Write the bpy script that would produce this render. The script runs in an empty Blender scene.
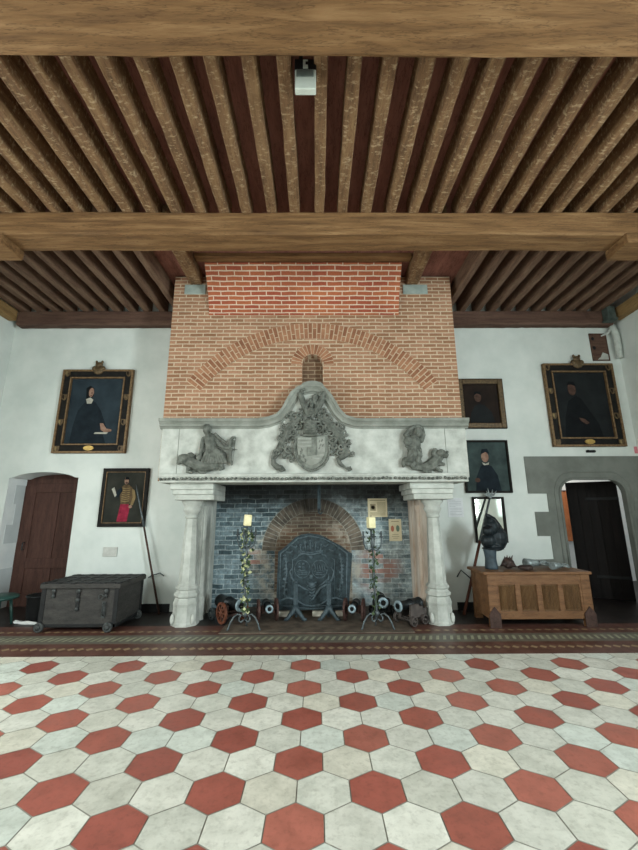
import bpy, bmesh, math, random
from mathutils import Vector, Matrix
random.seed(7)
PI = math.pi
SC = bpy.context.scene
COL = SC.collection

# ------------------------------------------------------------------ camera model (photo 638 x 850)
F, PITCH, ROLL, YAW = 384.957, 0.22338, -0.0042, 0.00659
cp, sp = math.cos(PITCH), math.sin(PITCH)
FWD = Vector((math.sin(YAW)*cp, math.cos(YAW)*cp, sp))
R0 = Vector((math.cos(YAW), -math.sin(YAW), 0)); U0 = R0.cross(FWD)
RGT = R0*math.cos(ROLL) + U0*math.sin(ROLL); UPV = -R0*math.sin(ROLL) + U0*math.cos(ROLL)
CAM = Vector((0, 0, 1.5))
def at(x, y, Y):            # point of the plane at depth Y that the photo shows at (x, y)
    d = FWD + RGT*((x-319)/F) - UPV*((y-425)/F)
    return CAM + d*(Y/d.y)
cam = bpy.data.cameras.new('camera'); co = bpy.data.objects.new('camera', cam); COL.objects.link(co)
cam.sensor_fit = 'VERTICAL'; cam.sensor_height = 24; cam.lens = F/850*24
m = Matrix.Identity(4)
for i in range(3): m[i][0] = RGT[i]; m[i][1] = UPV[i]; m[i][2] = -FWD[i]; m[i][3] = CAM[i]
co.matrix_world = m; cam.clip_start = .05; cam.clip_end = 100
SC.camera = co

# ------------------------------------------------------------------ materials
def lin(c): return c/12.92 if c <= .04045 else ((c+.055)/1.055)**2.4
def C(h):
    return tuple(lin(int(h[i:i+2], 16)/255) for i in (0, 2, 4)) + (1,)
class NT:
    def __init__(s, name):
        s.m = bpy.data.materials.new(name); s.m.use_nodes = True
        s.t = s.m.node_tree; s.b = s.t.nodes['Principled BSDF']
    def n(s, ty, **kw):
        nd = s.t.nodes.new(ty)
        for k, v in kw.items():
            if k.startswith('i_'):
                k = k[2:]; k = int(k) if k.isdigit() else k.replace('_', ' ')
                nd.inputs[k].default_value = v
            else: setattr(nd, k, v)
        return nd
    def l(s, a, b): s.t.links.new(a, b)
    def ramp(s, fac, stops):
        r = s.n('ShaderNodeValToRGB'); e = r.color_ramp.elements
        while len(e) < len(stops): e.new(.5)
        for i, (p, c) in enumerate(stops): e[i].position = p; e[i].color = c
        s.l(fac, r.inputs[0]); return r.outputs[0]
    def mix(s, fac, a, b, mode='MIX'):
        x = s.n('ShaderNodeMix', data_type='RGBA', blend_type=mode)
        if isinstance(fac, (int, float)): x.inputs[0].default_value = fac
        else: s.l(fac, x.inputs[0])
        for v, i in ((a, 6), (b, 7)):
            if isinstance(v, tuple): x.inputs[i].default_value = v
            else: s.l(v, x.inputs[i])
        return x.outputs[2]
    def coords(s, scale=(1, 1, 1), rnd=False):
        tc = s.n('ShaderNodeTexCoord'); mp = s.n('ShaderNodeMapping'); mp.inputs['Scale'].default_value = scale
        s.l(tc.outputs['Object'], mp.inputs[0])
        if rnd:
            oi = s.n('ShaderNodeObjectInfo'); mu = s.n('ShaderNodeMath', operation='MULTIPLY', i_1=37.0)
            s.l(oi.outputs['Random'], mu.inputs[0]); cb = s.n('ShaderNodeCombineXYZ')
            for i in range(3): s.l(mu.outputs[0], cb.inputs[i])
            s.l(cb.outputs[0], mp.inputs['Location'])
        return mp.outputs[0]
    def noise(s, vec, scale, detail=4, rough=.6):
        n = s.n('ShaderNodeTexNoise', i_Scale=scale, i_Detail=detail, i_Roughness=rough)
        s.l(vec, n.inputs['Vector']); return n.outputs['Fac']
    def bump(s, h, strength=.3, dist=.01):
        b = s.n('ShaderNodeBump', i_Strength=strength, i_Distance=dist)
        s.l(h, b.inputs['Height']); s.l(b.outputs[0], s.b.inputs['Normal'])
    def fin(s, col, rough=.8, metal=0, spec=.3):
        if isinstance(col, tuple): s.b.inputs['Base Color'].default_value = col
        else: s.l(col, s.b.inputs['Base Color'])
        s.b.inputs['Roughness'].default_value = rough; s.b.inputs['Metallic'].default_value = metal
        s.b.inputs['Specular IOR Level'].default_value = spec
        return s.m
def mott(name, c1, c2, scale=8, rough=.8, metal=0, bump=.2, spec=.3, lo=.35, hi=.65, stretch=(1, 1, 1), rnd=False, bd=.01):
    s = NT(name); v = s.coords(stretch, rnd); n = s.noise(v, scale, 5)
    c = s.ramp(n, [(lo, C(c1)), (hi, C(c2))])
    if bump: s.bump(n, bump, bd)
    return s.fin(c, rough, metal, spec)
def wood(name, cd, cm, cl, stretch, rough=.75, spots=None, rnd=False, sc=1.0):
    s = NT(name); v = s.coords(stretch, rnd)
    n = s.noise(v, 5*sc, 6, .6); n2 = s.noise(v, 26*sc, 5, .65)
    c = s.ramp(n, [(.25, C(cd)), (.5, C(cm)), (.78, C(cl))])
    d = s.ramp(n2, [(.32, (.5, .48, .45, 1)), (.45, (.92, .92, .92, 1)), (.65, (1, 1, 1, 1))])
    c = s.mix(.6, c, d, 'MULTIPLY')
    mp2 = s.n('ShaderNodeMapping'); mp2.inputs['Scale'].default_value = (.5, .5, .5); s.l(v, mp2.inputs[0])
    n4 = s.noise(mp2.outputs[0], 7*sc, 5, .75)
    ck = s.ramp(n4, [(.485, (1, 1, 1, 1)), (.5, (.25, .22, .2, 1)), (.515, (1, 1, 1, 1))])
    c = s.mix(.55, c, ck, 'MULTIPLY')
    if spots:
        v2 = s.coords((1, 2.2, 1), rnd); n3 = s.noise(v2, 16, 4, .65)
        f = s.ramp(n3, [(.54, (0, 0, 0, 1)), (.66, (.65, .65, .65, 1))]); c = s.mix(f, c, C(spots))
    s.bump(n2, .4, .01)
    return s.fin(c, rough, 0, .2)
def brick(name, c1, c2, cm, bw=.21, rh=.062, ms=.009, kind='', rowoff=0.0, rough=.85):
    s = NT(name)
    tc = s.n('ShaderNodeTexCoord'); sx = s.n('ShaderNodeSeparateXYZ'); s.l(tc.outputs['Object'], sx.inputs[0])
    ad = s.n('ShaderNodeMath', operation='ADD'); s.l(sx.outputs[0], ad.inputs[0])
    if kind != 'panel': s.l(sx.outputs[1], ad.inputs[1])
    else: ad.inputs[1].default_value = 0
    cb = s.n('ShaderNodeCombineXYZ'); s.l(ad.outputs[0], cb.inputs[0]); s.l(sx.outputs[2], cb.inputs[1])
    nz = s.n('ShaderNodeTexNoise', i_Scale=5.0); s.l(cb.outputs[0], nz.inputs['Vector'])
    mx = s.n('ShaderNodeVectorMath', operation='MULTIPLY_ADD'); s.l(nz.outputs['Color'], mx.inputs[0])
    mx.inputs[1].default_value = (.05, .035, 0) if kind in ('firebox', 'infill') else (.02, .016, 0); s.l(cb.outputs[0], mx.inputs[2])
    b = s.n('ShaderNodeTexBrick', i_Scale=1.0, i_Mortar_Size=ms, i_Mortar_Smooth=.2, i_Bias=0.0, i_Brick_Width=bw, i_Row_Height=rh)
    b.offset = .5; s.l(mx.outputs[0], b.inputs['Vector'])
    b.inputs['Color1'].default_value = C(c1); b.inputs['Color2'].default_value = C(c2); b.inputs['Mortar'].default_value = C(cm)
    col = b.outputs['Color']
    n1 = s.noise(cb.outputs[0], 1.6, 4); n2 = s.noise(cb.outputs[0], 40, 3)
    col = s.mix(.55, col, s.ramp(n1, [(.3, (.62, .6, .58, 1)), (.7, (1.0, 1.0, 1.0, 1))]), 'MULTIPLY')
    col = s.mix(.5, col, s.ramp(n2, [(.3, (.6, .58, .56, 1)), (.65, (1, 1, 1, 1))]), 'MULTIPLY')
    if kind == 'firebox':
        # patches where the paint wore off the red brick, limewash on the right, soot above
        mr = s.n('ShaderNodeMapRange', i_1=-.7, i_2=.7); s.l(sx.outputs[0], mr.inputs[0])
        n3 = s.noise(cb.outputs[0], 2.6, 5, .7)
        wash = s.n('ShaderNodeMath', operation='MULTIPLY'); s.l(mr.outputs[0], wash.inputs[0])
        s.l(s.ramp(n3, [(.38, (0, 0, 0, 1)), (.62, (.85, .85, .85, 1))]), wash.inputs[1])
        col = s.mix(wash.outputs[0], col, s.mix(.62, b.outputs['Color'], C('cdd7d4')))
        nf = s.noise(cb.outputs[0], 13, 5, .75)
        col = s.mix(.8, col, s.ramp(nf, [(.3, (.42, .42, .42, 1)), (.5, (.9, .9, .9, 1)), (.68, (1.5, 1.5, 1.5, 1))]), 'MULTIPLY')
        b2 = s.n('ShaderNodeTexBrick', i_Scale=1.0, i_Mortar_Size=.004, i_Brick_Width=bw, i_Row_Height=rh, i_Bias=0.0)
        s.l(mx.outputs[0], b2.inputs['Vector']); b2.inputs['Color1'].default_value = (0, 0, 0, 1); b2.inputs['Color2'].default_value = (1, 1, 1, 1); b2.inputs['Mortar'].default_value = (0, 0, 0, 1)
        cbz = s.n('ShaderNodeCombineXYZ'); s.l(sx.outputs[0], cbz.inputs[0]); s.l(sx.outputs[2], cbz.inputs[1])
        for (qx, qz, q0, q1) in ((1.08, .58, .22, .46), (-.95, .72, .10, .26)):
            dq = s.n('ShaderNodeVectorMath', operation='DISTANCE'); s.l(cbz.outputs[0], dq.inputs[0]); dq.inputs[1].default_value = (qx, qz, 0)
            mq = s.n('ShaderNodeMapRange', i_1=q1, i_2=q0); s.l(dq.outputs['Value'], mq.inputs[0])
            f = s.mix(1.0, s.ramp(b2.outputs['Color'], [(.42, (0, 0, 0, 1)), (.55, (.85, .85, .85, 1))]), mq.outputs[0], 'MULTIPLY')
            col = s.mix(f, col, C('a67a6c'))
    if kind in ('firebox', 'infill'):
        # loose lime plaster left around the arch
        cb2 = s.n('ShaderNodeCombineXYZ'); s.l(sx.outputs[0], cb2.inputs[0]); s.l(sx.outputs[2], cb2.inputs[1])
        dv = s.n('ShaderNodeVectorMath', operation='DISTANCE'); s.l(cb2.outputs[0], dv.inputs[0]); dv.inputs[1].default_value = (fx0, .72, 0)
        lo_, hi_ = ((.55, .78) if kind == 'infill' else (1.05, .84))
        md = s.n('ShaderNodeMapRange', i_1=lo_, i_2=hi_); s.l(dv.outputs['Value'], md.inputs[0])
        n5 = s.noise(cb.outputs[0], 4.5, 5, .7); mm = s.n('ShaderNodeMath', operation='MULTIPLY'); s.l(md.outputs[0], mm.inputs[0])
        s.l(s.ramp(n5, [(.42, (0, 0, 0, 1)), (.6, (.8, .8, .8, 1))]), mm.inputs[1])
        mz2 = s.n('ShaderNodeMapRange', i_1=1.5, i_2=1.1); s.l(sx.outputs[2], mz2.inputs[0])
        mm2 = s.n('ShaderNodeMath', operation='MULTIPLY'); s.l(mm.outputs[0], mm2.inputs[0]); s.l(mz2.outputs[0], mm2.inputs[1])
        col = s.mix(mm2.outputs[0], col, C('c4bfb0'))
        col = soot(s, sx, col)
    s.bump(b.outputs['Fac'], -.6, .008)
    return s.fin(col, rough, 0, .2)

def soot(s, sx, col):
    # real soot of the fire: thick at the top and in a plume over the arch
    cz = s.n('ShaderNodeCombineXYZ'); s.l(sx.outputs[0], cz.inputs[0]); s.l(sx.outputs[2], cz.inputs[1])
    nz = s.noise(cz.outputs[0], 3.5, 5, .65)
    w = s.n('ShaderNodeMath', operation='MULTIPLY_ADD', i_1=.5, i_2=-.25); s.l(nz, w.inputs[0])
    za = s.n('ShaderNodeMath', operation='ADD'); s.l(sx.outputs[2], za.inputs[0]); s.l(w.outputs[0], za.inputs[1])
    mz = s.n('ShaderNodeMapRange', i_1=1.35, i_2=1.78, i_4=.9); s.l(za.outputs[0], mz.inputs[0])
    dv = s.n('ShaderNodeVectorMath', operation='DISTANCE'); s.l(cz.outputs[0], dv.inputs[0]); dv.inputs[1].default_value = (fx0, 2.05, 0)
    da = s.n('ShaderNodeMath', operation='ADD'); s.l(dv.outputs['Value'], da.inputs[0]); s.l(w.outputs[0], da.inputs[1])
    md = s.n('ShaderNodeMapRange', i_1=1.0, i_2=.45, i_4=.88); s.l(da.outputs[0], md.inputs[0])
    mx = s.n('ShaderNodeMath', operation='MAXIMUM'); s.l(mz.outputs[0], mx.inputs[0]); s.l(md.outputs[0], mx.inputs[1])
    return s.mix(mx.outputs[0], col, C('1d1a16'))
def sooty(name, c1, c2, scale):
    s = NT(name); v = s.coords(); n = s.noise(v, scale, 5); c = s.ramp(n, [(.35, C(c1)), (.65, C(c2))])
    tc = s.n('ShaderNodeTexCoord'); sx = s.n('ShaderNodeSeparateXYZ'); s.l(tc.outputs['Object'], sx.inputs[0])
    s.bump(n, .3); return s.fin(soot(s, sx, c), .88, 0, .2)
M = {}
fx0 = -.06
M['plaster'] = mott('white limewashed plaster', 'bfc7c2', 'ccd2cd', 2.2, .92, 0, .12)
M['plaster_soffit'] = mott('plaster reveal', 'cfd6d6', 'dde2e0', 3, .92, 0, .1)
M['beam'] = wood('old oak beam along x', '4d3826', '745738', '947552', (.22, 2.4, 3.2))
M['beam2'] = wood('dark oak plate', '43302a', '5b453a', '6d564a', (.22, 1.8, 2.4))
M['joist'] = wood('oak joist with paint remains', '523d2b', '74593f', '8c7150', (3, .5, 3), .8, 'ab9778', True)
M['joist_dark'] = wood('dark oak joist', '553f33', '6f5848', '826b58', (3, .5, 3), .8, None, True)
M['board'] = wood('dark ceiling boards', '6f4b41', '85594d', '96685a', (2, .4, 2), .8)
M['sidewood'] = wood('side wall plate', '6a5231', '8a6f48', 'a88d62', (2, .4, 2), .8)
M['brick'] = brick('orange brick', 'a98167', '8f694f', 'c2b097')
M['brick_red'] = brick('red brick', '9a4f3a', 'ac6745', 'd2bda8', .24, .06, .008, 'panel')
M['brick_fire'] = brick('painted firebox brick', '465a61', '92a8b0', 'b2c1c4', .24, .076, .007, 'firebox')
M['brick_brown'] = brick('brown old brick', '5a4d42', '745a48', '878070', .2, .06, .009, 'infill')
M['brick_niche'] = brick('brown niche brick', '6d5645', '84654c', 'a5937b', .2, .065, .008)  # browner, darker brick tone than the chimney front
M['vouss'] = mott('arch brick', '875d45', '9d7256', 7, .85, 0, .3, rnd=False)
M['vouss2'] = mott('arch brick dark', '754d38', '8b6046', 7, .85, 0, .3)
M['mortar'] = mott('lime mortar', 'a8937a', 'b8a48a', 20, .9)
M['fvouss'] = sooty('sooty arch brick', '4e4942', '7d7265', 7)
M['fmortar'] = sooty('sooty mortar', '77756c', '9d9a8e', 16)
M['stone'] = mott('pale carved stone', '989c95', 'b8bcb5', 5, .85, 0, .3)
M['stone_dk'] = mott('grey cornice stone', '6d7169', '868a82', 5, .85, 0, .3)
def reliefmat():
    s = NT('relief stone with painted shade'); v = s.coords(); n = s.noise(v, 14, 5)
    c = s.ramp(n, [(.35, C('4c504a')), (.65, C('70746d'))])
    g = s.n('ShaderNodeNewGeometry'); c = s.mix(.9, c, s.ramp(g.outputs['Pointiness'], [(.42, (.25, .25, .24, 1)), (.5, (.85, .85, .85, 1)), (.56, (1.25, 1.25, 1.25, 1))]), 'MULTIPLY')  # relief shading put into the colour: creases darkened, edges lightened
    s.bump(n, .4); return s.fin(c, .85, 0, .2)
M['stone_relief'] = reliefmat()
M['stone_mid'] = mott('worn grey stone', '7d817a', '949890', 14, .85, 0, .3)
M['stone_warm_lit'] = mott('stone tinted with warm light', 'a48f7c', 'cfc6ba', 2.5, .85, 0, .3, stretch=(2, 2, .5))  # warm light on the right jamb put into its stone colour
M['stone_lip'] = mott('carved lip stone', '30322f', '7e827a', 26, .85, 0, .8)  # mottled leaf band tone, darker than the frieze
M['stone_surround'] = mott('grey green door stone', '60645e', '70746e', 3, .85, 0, .2)
M['stone_quoin'] = mott('grey quoin stone', 'b6bebe', 'c3caca', 3, .85, 0, .2)
M['stone_pad'] = mott('grey stone pad', '83908a', '9aa59e', 6, .85)
M['joint'] = mott('joint', '6f736c', '80847d', 9, .9)
M['iron'] = mott('cast iron', '222c30', '39474c', 22, .5, .35, .3)
M['iron_relief'] = mott('lighter cast iron relief', '3b494f', '5a696f', 22, .5, .2, .3)  # raised ornament coloured lighter than the plate so it stands out
M['iron_dull'] = mott('dull dark hardware', '282b2b', '434746', 22, .6, .1, .3)
M['iron_andiron'] = mott('dull andiron iron', '2f3b40', '47555b', 22, .5, .2, .3)
M['iron_grey'] = mott('wrought iron', '40484b', '646c6e', 30, .5, .5, .2)
M['gun'] = mott('black gun iron', '16191b', '2a2e30', 20, .4, .5, .15)
M['muzzle'] = mott('bright muzzle ring', '73868d', '95a8af', 20, .5, .3, .1)
M['bore'] = NT('bore').fin(C('050505'), .9)
M['carriage'] = wood('gun carriage wood', '2b1f18', '41302a', '554038', (2, 2, 2), .6)
M['rust'] = mott('red brown painted rim', '4e2c20', '6e402c', 16, .6)
M['rustdk'] = mott('dark rusted iron wheel', '3a2a26', '57403a', 16, .6, .3)
M['carr_grey'] = mott('grey wooden carriage', '3b3634', '554e4a', 10, .7)
M['black'] = mott('black painted', '0c0d0e', '17191a', 10, .6)
M['blackfloor'] = mott('near black floor', '191615', '2b2523', 4, .45, 0, .15)  # one very dark tone for the floor along the wall and beyond
M['redtile'] = mott('dark red tile', '4a2f27', '61433a', 5, .4, 0, .15)
M['hearth'] = mott('worn hearth stone', '453d35', '6a5f53', 6, .6, 0, .25)
M['chestdark'] = wood('dark iron bound wood', '2a2a29', '383735', '454340', (1, 1, 3), .6)
M['doorwood'] = wood('brown door', '3c2923', '4c342d', '5a4038', (4, 4, .5), .65)
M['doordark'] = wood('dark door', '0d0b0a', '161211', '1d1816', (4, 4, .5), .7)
M['chestwood'] = wood('honey oak', '553b26', '6e4e33', '7f5f43', (.6, 2, 3), .5)
M['linen'] = wood('linenfold oak', '55402a', '6b5136', '7f6444', (5, 2, .6), .5)
M['frame_black'] = mott('black frame', '131312', '1e1c19', 12, .7, 0, .2, .15)
M['gilt'] = mott('worn gilt', '5a4630', '80684a', 25, .55, .3, .3)
M['giltbright'] = mott('bright gilt', '9d8048', 'bfa25c', 20, .4, .4)
M['bronze'] = mott('bronze carving', '3f3324', '66543a', 30, .5, .3, .3)
M['cv_blue'] = mott('dark blue grey canvas', '1d272d', '2a363d', 3, .75, 0, .05, .15)
M['cv_black'] = mott('almost black canvas', '121517', '1d2122', 3, .75, 0, .05, .15)
M['cv_brown'] = mott('dark brown canvas', '17120f', '261c16', 3, .75, 0, .05, .15)
M['cv_teal'] = mott('teal grey canvas', '25302f', '3c4a49', 3, .75, 0, .05, .15)
M['cv_olive'] = mott('olive canvas', '1f211d', '2f302a', 3, .75, 0, .05, .15)
M['cloth_dk'] = mott('painted dark coat', '151c21', '1e272d', 6, .8, 0, 0, .1)
M['cloth_bk'] = mott('painted black coat', '0e1113', '15181a', 6, .8, 0, 0, .1)
M['flesh'] = mott('painted flesh', '75594b', '957a6a', 12, .8, 0, 0, .1)
M['flesh_dk'] = mott('painted dark flesh', '382a24', '523f37', 12, .8, 0, 0, .1)
M['linenwhite'] = mott('painted white linen', '8d8c82', 'aaa99c', 12, .8, 0, 0, .1)
M['ptred'] = mott('painted red breeches', '6b1c2d', '8e2a3f', 12, .8, 0, 0, .1)
M['ptgold'] = mott('painted braid', '6f5f44', '8a7854', 12, .8, 0, 0, .1)
M['ptcoat'] = mott('painted ochre coat', '45392a', '5f4f39', 12, .8, 0, 0, .1)
M['paper'] = mott('cream paper', 'cfc3a2', 'ddd2b3', 6, .8, 0, 0)
M['paperwhite'] = mott('white paper', 'c4c8ca', 'd3d6d7', 6, .8, 0, 0)
M['ink'] = mott('grey ink', '8d8267', '9a8f74', 10, .8, 0, 0)
M['inkw'] = mott('grey print', 'a7abae', 'b1b5b8', 10, .8, 0, 0)
M['inkred'] = mott('red print', 'a5604c', 'b87760', 10, .8, 0, 0)
M['inkgreen'] = mott('green print', '5d7360', '76897a', 10, .8, 0, 0)
M['plaque'] = mott('grey beige plaque', 'a8aaa4', 'b9bab4', 14, .7)
M['candle'] = mott('cream candle', 'd8d0a0', 'ece5be', 10, .5)
M['leaf'] = mott('ivy leaf green', '2e3f2b', '4a5d3c', 20, .5)
M['leafpale'] = mott('pale variegated ivy', '8d9868', 'd2d6a8', 12, .5)
M['devwhite'] = mott('grey white plastic', 'a9b0a6', 'b6bdb3', 10, .5, 0, 0)
M['devgrey'] = mott('grey grille', '5d655f', '6f7771', 10, .6, 0, 0)
M['steel'] = mott('dull steel', '6d7777', '949e9e', 20, .45, .4, .1)
M['darksteel'] = mott('blackened steel', '12181b', '20292d', 14, .45, .3, .15, .3)
M['standgrey'] = mott('blue grey stand', '2b363c', '414e56', 8, .6)
M['leather'] = mott('dark leather', '231b18', '392b26', 16, .6)
M['polewood'] = wood('brown shaft', '3b241d', '57362b', '6d463a', (3, 3, .6), .6)
M['green'] = mott('dark green enamel', '1e3a35', '2d4d47', 10, .4)
M['whitecloth'] = mott('white cloth', 'c3c8c8', 'dfe3e2', 10, .9)
M['pipe'] = mott('white sleeve', 'a5aca6', 'bfc6bf', 10, .7)
M['bracket'] = mott('grey green iron', '39443f', '55605a', 10, .6, .3)
M['pink'] = mott('pink card', 'c0707a', 'cf858d', 10, .8, 0, 0)
M['orange'] = mott('orange wall', 'b0683f', 'c47c50', 5, .8)
M['whitewall'] = mott('bright white wall', 'e0e2e0', 'efefec', 5, .9)
M['ash'] = mott('ash', '2a2826', '575450', 30, .95, 0, .5)
M['palebrick'] = mott('pale brick block', 'a9a79c', 'c6c3b4', 20, .9)
def glassy():
    s = NT('mirror glass'); return s.fin(C('c8ccc6'), .05, 1.0, .5)
M['mirror'] = glassy()

# hexagon tiles: shade per tile comes from a colour attribute
def tilemat(name):
    s = NT(name); a = s.n('ShaderNodeAttribute', attribute_name='tone'); v = s.coords()
    n = s.noise(v, 7, 6, .65); n2 = s.noise(v, 26, 4, .7)
    c = s.mix(.75, a.outputs['Color'], s.ramp(n, [(.32, (.68, .69, .67, 1)), (.6, (1, 1, 1, 1))]), 'MULTIPLY')
    c = s.mix(.6, c, s.ramp(n2, [(.3, (.62, .62, .6, 1)), (.5, (1, 1, 1, 1))]), 'MULTIPLY')
    s.bump(n2, .12, .004)
    s.l(s.ramp(n, [(.3, (.28, .28, .28, 1)), (.7, (.5, .5, .5, 1))]), s.b.inputs['Roughness'])
    s.l(c, s.b.inputs['Base Color']); s.b.inputs['Specular IOR Level'].default_value = .4
    return s.m
M['tile'] = tilemat('cement hexagon tiles')
M['grout'] = mott('grout', '8b8b80', '9d9d92', 20, .9)
def bordermat(name, base, fig, scale, diag):
    s = NT(name); tc = s.n('ShaderNodeTexCoord'); mp = s.n('ShaderNodeMapping'); s.l(tc.outputs['Object'], mp.inputs[0])
    mp.inputs['Rotation'].default_value = (0, 0, PI/4 if diag else 0); mp.inputs['Scale'].default_value = (scale, scale, scale)
    ck = s.n('ShaderNodeTexChecker', i_Scale=1.0); s.l(mp.outputs[0], ck.inputs['Vector'])
    ck.inputs['Color1'].default_value = C(base); ck.inputs['Color2'].default_value = C(fig)
    n = s.noise(s.coords(), 8, 5)
    c = s.mix(.7, ck.outputs[0], s.ramp(n, [(.3, (.6, .58, .55, 1)), (.65, (1, 1, 1, 1))]), 'MULTIPLY')
    return s.fin(c, .4, 0, .4)
M['bord_gold'] = bordermat('gold lozenge border', '64443a', '8f7557', 13, True)
M['bord_green'] = mott('olive border tile', '56534a', '6b685a', 6, .4, 0, .1)
M['bord_green_fig'] = mott('pale green figure', '84866f', '989a82', 8, .4, 0, .1)
M['bord_gold_fig'] = mott('gold figure', '7d6a50', '947f60', 8, .4, 0, .1)

# ------------------------------------------------------------------ mesh builder
class MB:
    def __init__(s): s.bm = bmesh.new(); s.mats = []
    def mi(s, m):
        if m not in s.mats: s.mats.append(m)
        return s.mats.index(m)
    def _f(s, vs, m, smooth=False):
        try: f = s.bm.faces.new(vs)
        except ValueError: return None
        f.material_index = s.mi(m); f.smooth = smooth; return f
    def box(s, x0, x1, y0, y1, z0, z1, m, bev=0, mat=None):
        v = [s.bm.verts.new(p) for p in ((x0,y0,z0),(x1,y0,z0),(x1,y1,z0),(x0,y1,z0),(x0,y0,z1),(x1,y0,z1),(x1,y1,z1),(x0,y1,z1))]
        if mat is not None:
            for q in v: q.co = mat @ q.co
        fs = [s._f([v[i] for i in q], m) for q in ((0,3,2,1),(4,5,6,7),(0,1,5,4),(1,2,6,5),(2,3,7,6),(3,0,4,7))]
        if bev:
            es = set(e for f in fs for e in f.edges)
            r = bmesh.ops.bevel(s.bm, geom=list(es), offset=bev, segments=2, profile=.5, affect='EDGES')
            for f in r['faces']: f.material_index = s.mi(m)
        return s
    def prism(s, pts, y0, y1, m, axis='y', caps=True):     # polygon in (x,z) pushed from y0 to y1 (or (x,y) along z)
        def P(a, b, t): return (a, t, b) if axis == 'y' else ((a, b, t) if axis == 'z' else (t, a, b))
        A = [s.bm.verts.new(P(a, b, y0)) for a, b in pts]; B = [s.bm.verts.new(P(a, b, y1)) for a, b in pts]
        n = len(pts)
        for i in range(n): s._f([A[i], A[(i+1) % n], B[(i+1) % n], B[i]], m)
        if caps: s._f(A[::-1], m); s._f(B, m)
        return s
    def quad(s, pts, m): s._f([s.bm.verts.new(p) for p in pts], m); return s
    def tube(s, pts, rad, m, n=8, caps=True, closed=False):
        pts = [Vector(p) for p in pts]; k = len(pts)
        if not isinstance(rad, (list, tuple)): rad = [rad]*k
        rings = []; prev = None
        for i, p in enumerate(pts):
            if closed: t = pts[(i+1) % k] - pts[(i-1) % k]
            else: t = pts[min(i+1, k-1)] - pts[max(i-1, 0)]
            t = t.normalized() if t.length > 1e-9 else Vector((0, 0, 1))
            if prev is None:
                a = Vector((0, 0, 1)) if abs(t.z) < .9 else Vector((1, 0, 0)); u = t.cross(a).normalized()
            else:
                u = prev - t*prev.dot(t); u = u.normalized() if u.length > 1e-6 else t.orthogonal().normalized()
            prev = u; w = t.cross(u)
            rings.append([s.bm.verts.new(p + (u*math.cos(2*PI*j/n) + w*math.sin(2*PI*j/n))*rad[i]) for j in range(n)])
        for i in range(k if closed else k-1):
            a, b = rings[i], rings[(i+1) % k]
            for j in range(n): s._f([a[j], a[(j+1) % n], b[(j+1) % n], b[j]], m, True)
        if caps and not closed: s._f(rings[0][::-1], m); s._f(rings[-1], m)
        return s
    def lathe(s, prof, c, m, n=16, axis='z', smooth=True, phase=0.0):   # prof: list of (r, h)
        c = Vector(c); rings = []
        for r, h in prof:
            ring = []
            for j in range(n):
                a = 2*PI*j/n + phase; x, y = r*math.cos(a), r*math.sin(a)
                ring.append(s.bm.verts.new(c + (Vector((x, y, h)) if axis == 'z' else Vector((x, h, y)) if axis == 'y' else Vector((h, x, y)))))
            rings.append(ring)
        for i in range(len(rings)-1):
            a, b = rings[i], rings[i+1]
            for j in range(n): s._f([a[j], a[(j+1) % n], b[(j+1) % n], b[j]], m, smooth)
        s._f(rings[0][::-1], m); s._f(rings[-1], m)
        return s
    def ell(s, c, r, m, rot=None, seg=12):
        mt = Matrix.Translation(Vector(c)) @ (rot.to_4x4() if rot else Matrix.Identity(4)) @ Matrix.Diagonal((r[0], r[1], r[2], 1))
        before = len(s.bm.faces)
        res = bmesh.ops.create_uvsphere(s.bm, u_segments=seg, v_segments=max(6, seg//2+2), radius=1, matrix=mt)
        fs = set(f for v in res['verts'] for f in v.link_faces)
        for f in fs: f.material_index = s.mi(m); f.smooth = True
        return s
    def sweep(s, path, prof, m, smooth=False):     # path in (x,z); prof of (normal offset, y)
        k = len(path); rows = []
        for i, (x, z) in enumerate(path):
            a = Vector(path[max(i-1, 0)]); b = Vector(path[min(i+1, k-1)]); t = (b-a).normalized(); nrm = Vector((-t.y, t.x))
            rows.append([s.bm.verts.new((x + nrm.x*o, y, z + nrm.y*o)) for o, y in prof])
        q = len(prof)
        for i in range(k-1):
            for j in range(q): s._f([rows[i][j], rows[i+1][j], rows[i+1][(j+1) % q], rows[i][(j+1) % q]], m, smooth)
        s._f(rows[0], m); s._f(rows[-1][::-1], m)
        return s
    def xf(s, mat):
        bmesh.ops.transform(s.bm, matrix=mat, verts=s.bm.verts[:]); return s
    def build(s, name, parent=None, label=None, remesh=None, keep=False):
        off = Vector((0, 0, 0)); p = parent
        while p is not None: off = off + p.location; p = p.parent
        bmesh.ops.recalc_face_normals(s.bm, faces=s.bm.faces[:])
        me = bpy.data.meshes.new(name); s.bm.to_mesh(me); s.bm.free()
        me.transform(Matrix.Translation(-off))
        for mm in s.mats: me.materials.append(M[mm])
        o = bpy.data.objects.new(name, me); COL.objects.link(o); o.parent = parent
        if label: o['label'] = label
        if remesh:
            md = o.modifiers.new('skin', 'REMESH'); md.mode = 'VOXEL'; md.voxel_size = remesh*.8; md.use_smooth_shade = True
            sm = o.modifiers.new('soft', 'SMOOTH'); sm.factor = .4; sm.iterations = 1
        return o
def tag(o, label, cat, group=None):
    o['label'] = label; o['category'] = cat
    if group: o['group'] = group
    return o
def thing(name, label, cat, loc=(0, 0, 0), group=None):
    o = bpy.data.objects.new(name, None); COL.objects.link(o); o.location = loc; o.empty_display_size = .05
    return tag(o, label, cat, group)
def single(mb, name, label, cat, loc, group=None, remesh=None):     # a thing that is one mesh, origin at its base
    o = mb.build(name, None, None, remesh); loc = Vector(loc)
    o.data.transform(Matrix.Translation(-loc)); o.location = loc
    return tag(o, label, cat, group)
def struct(o): o['kind'] = 'structure'; return o
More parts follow.
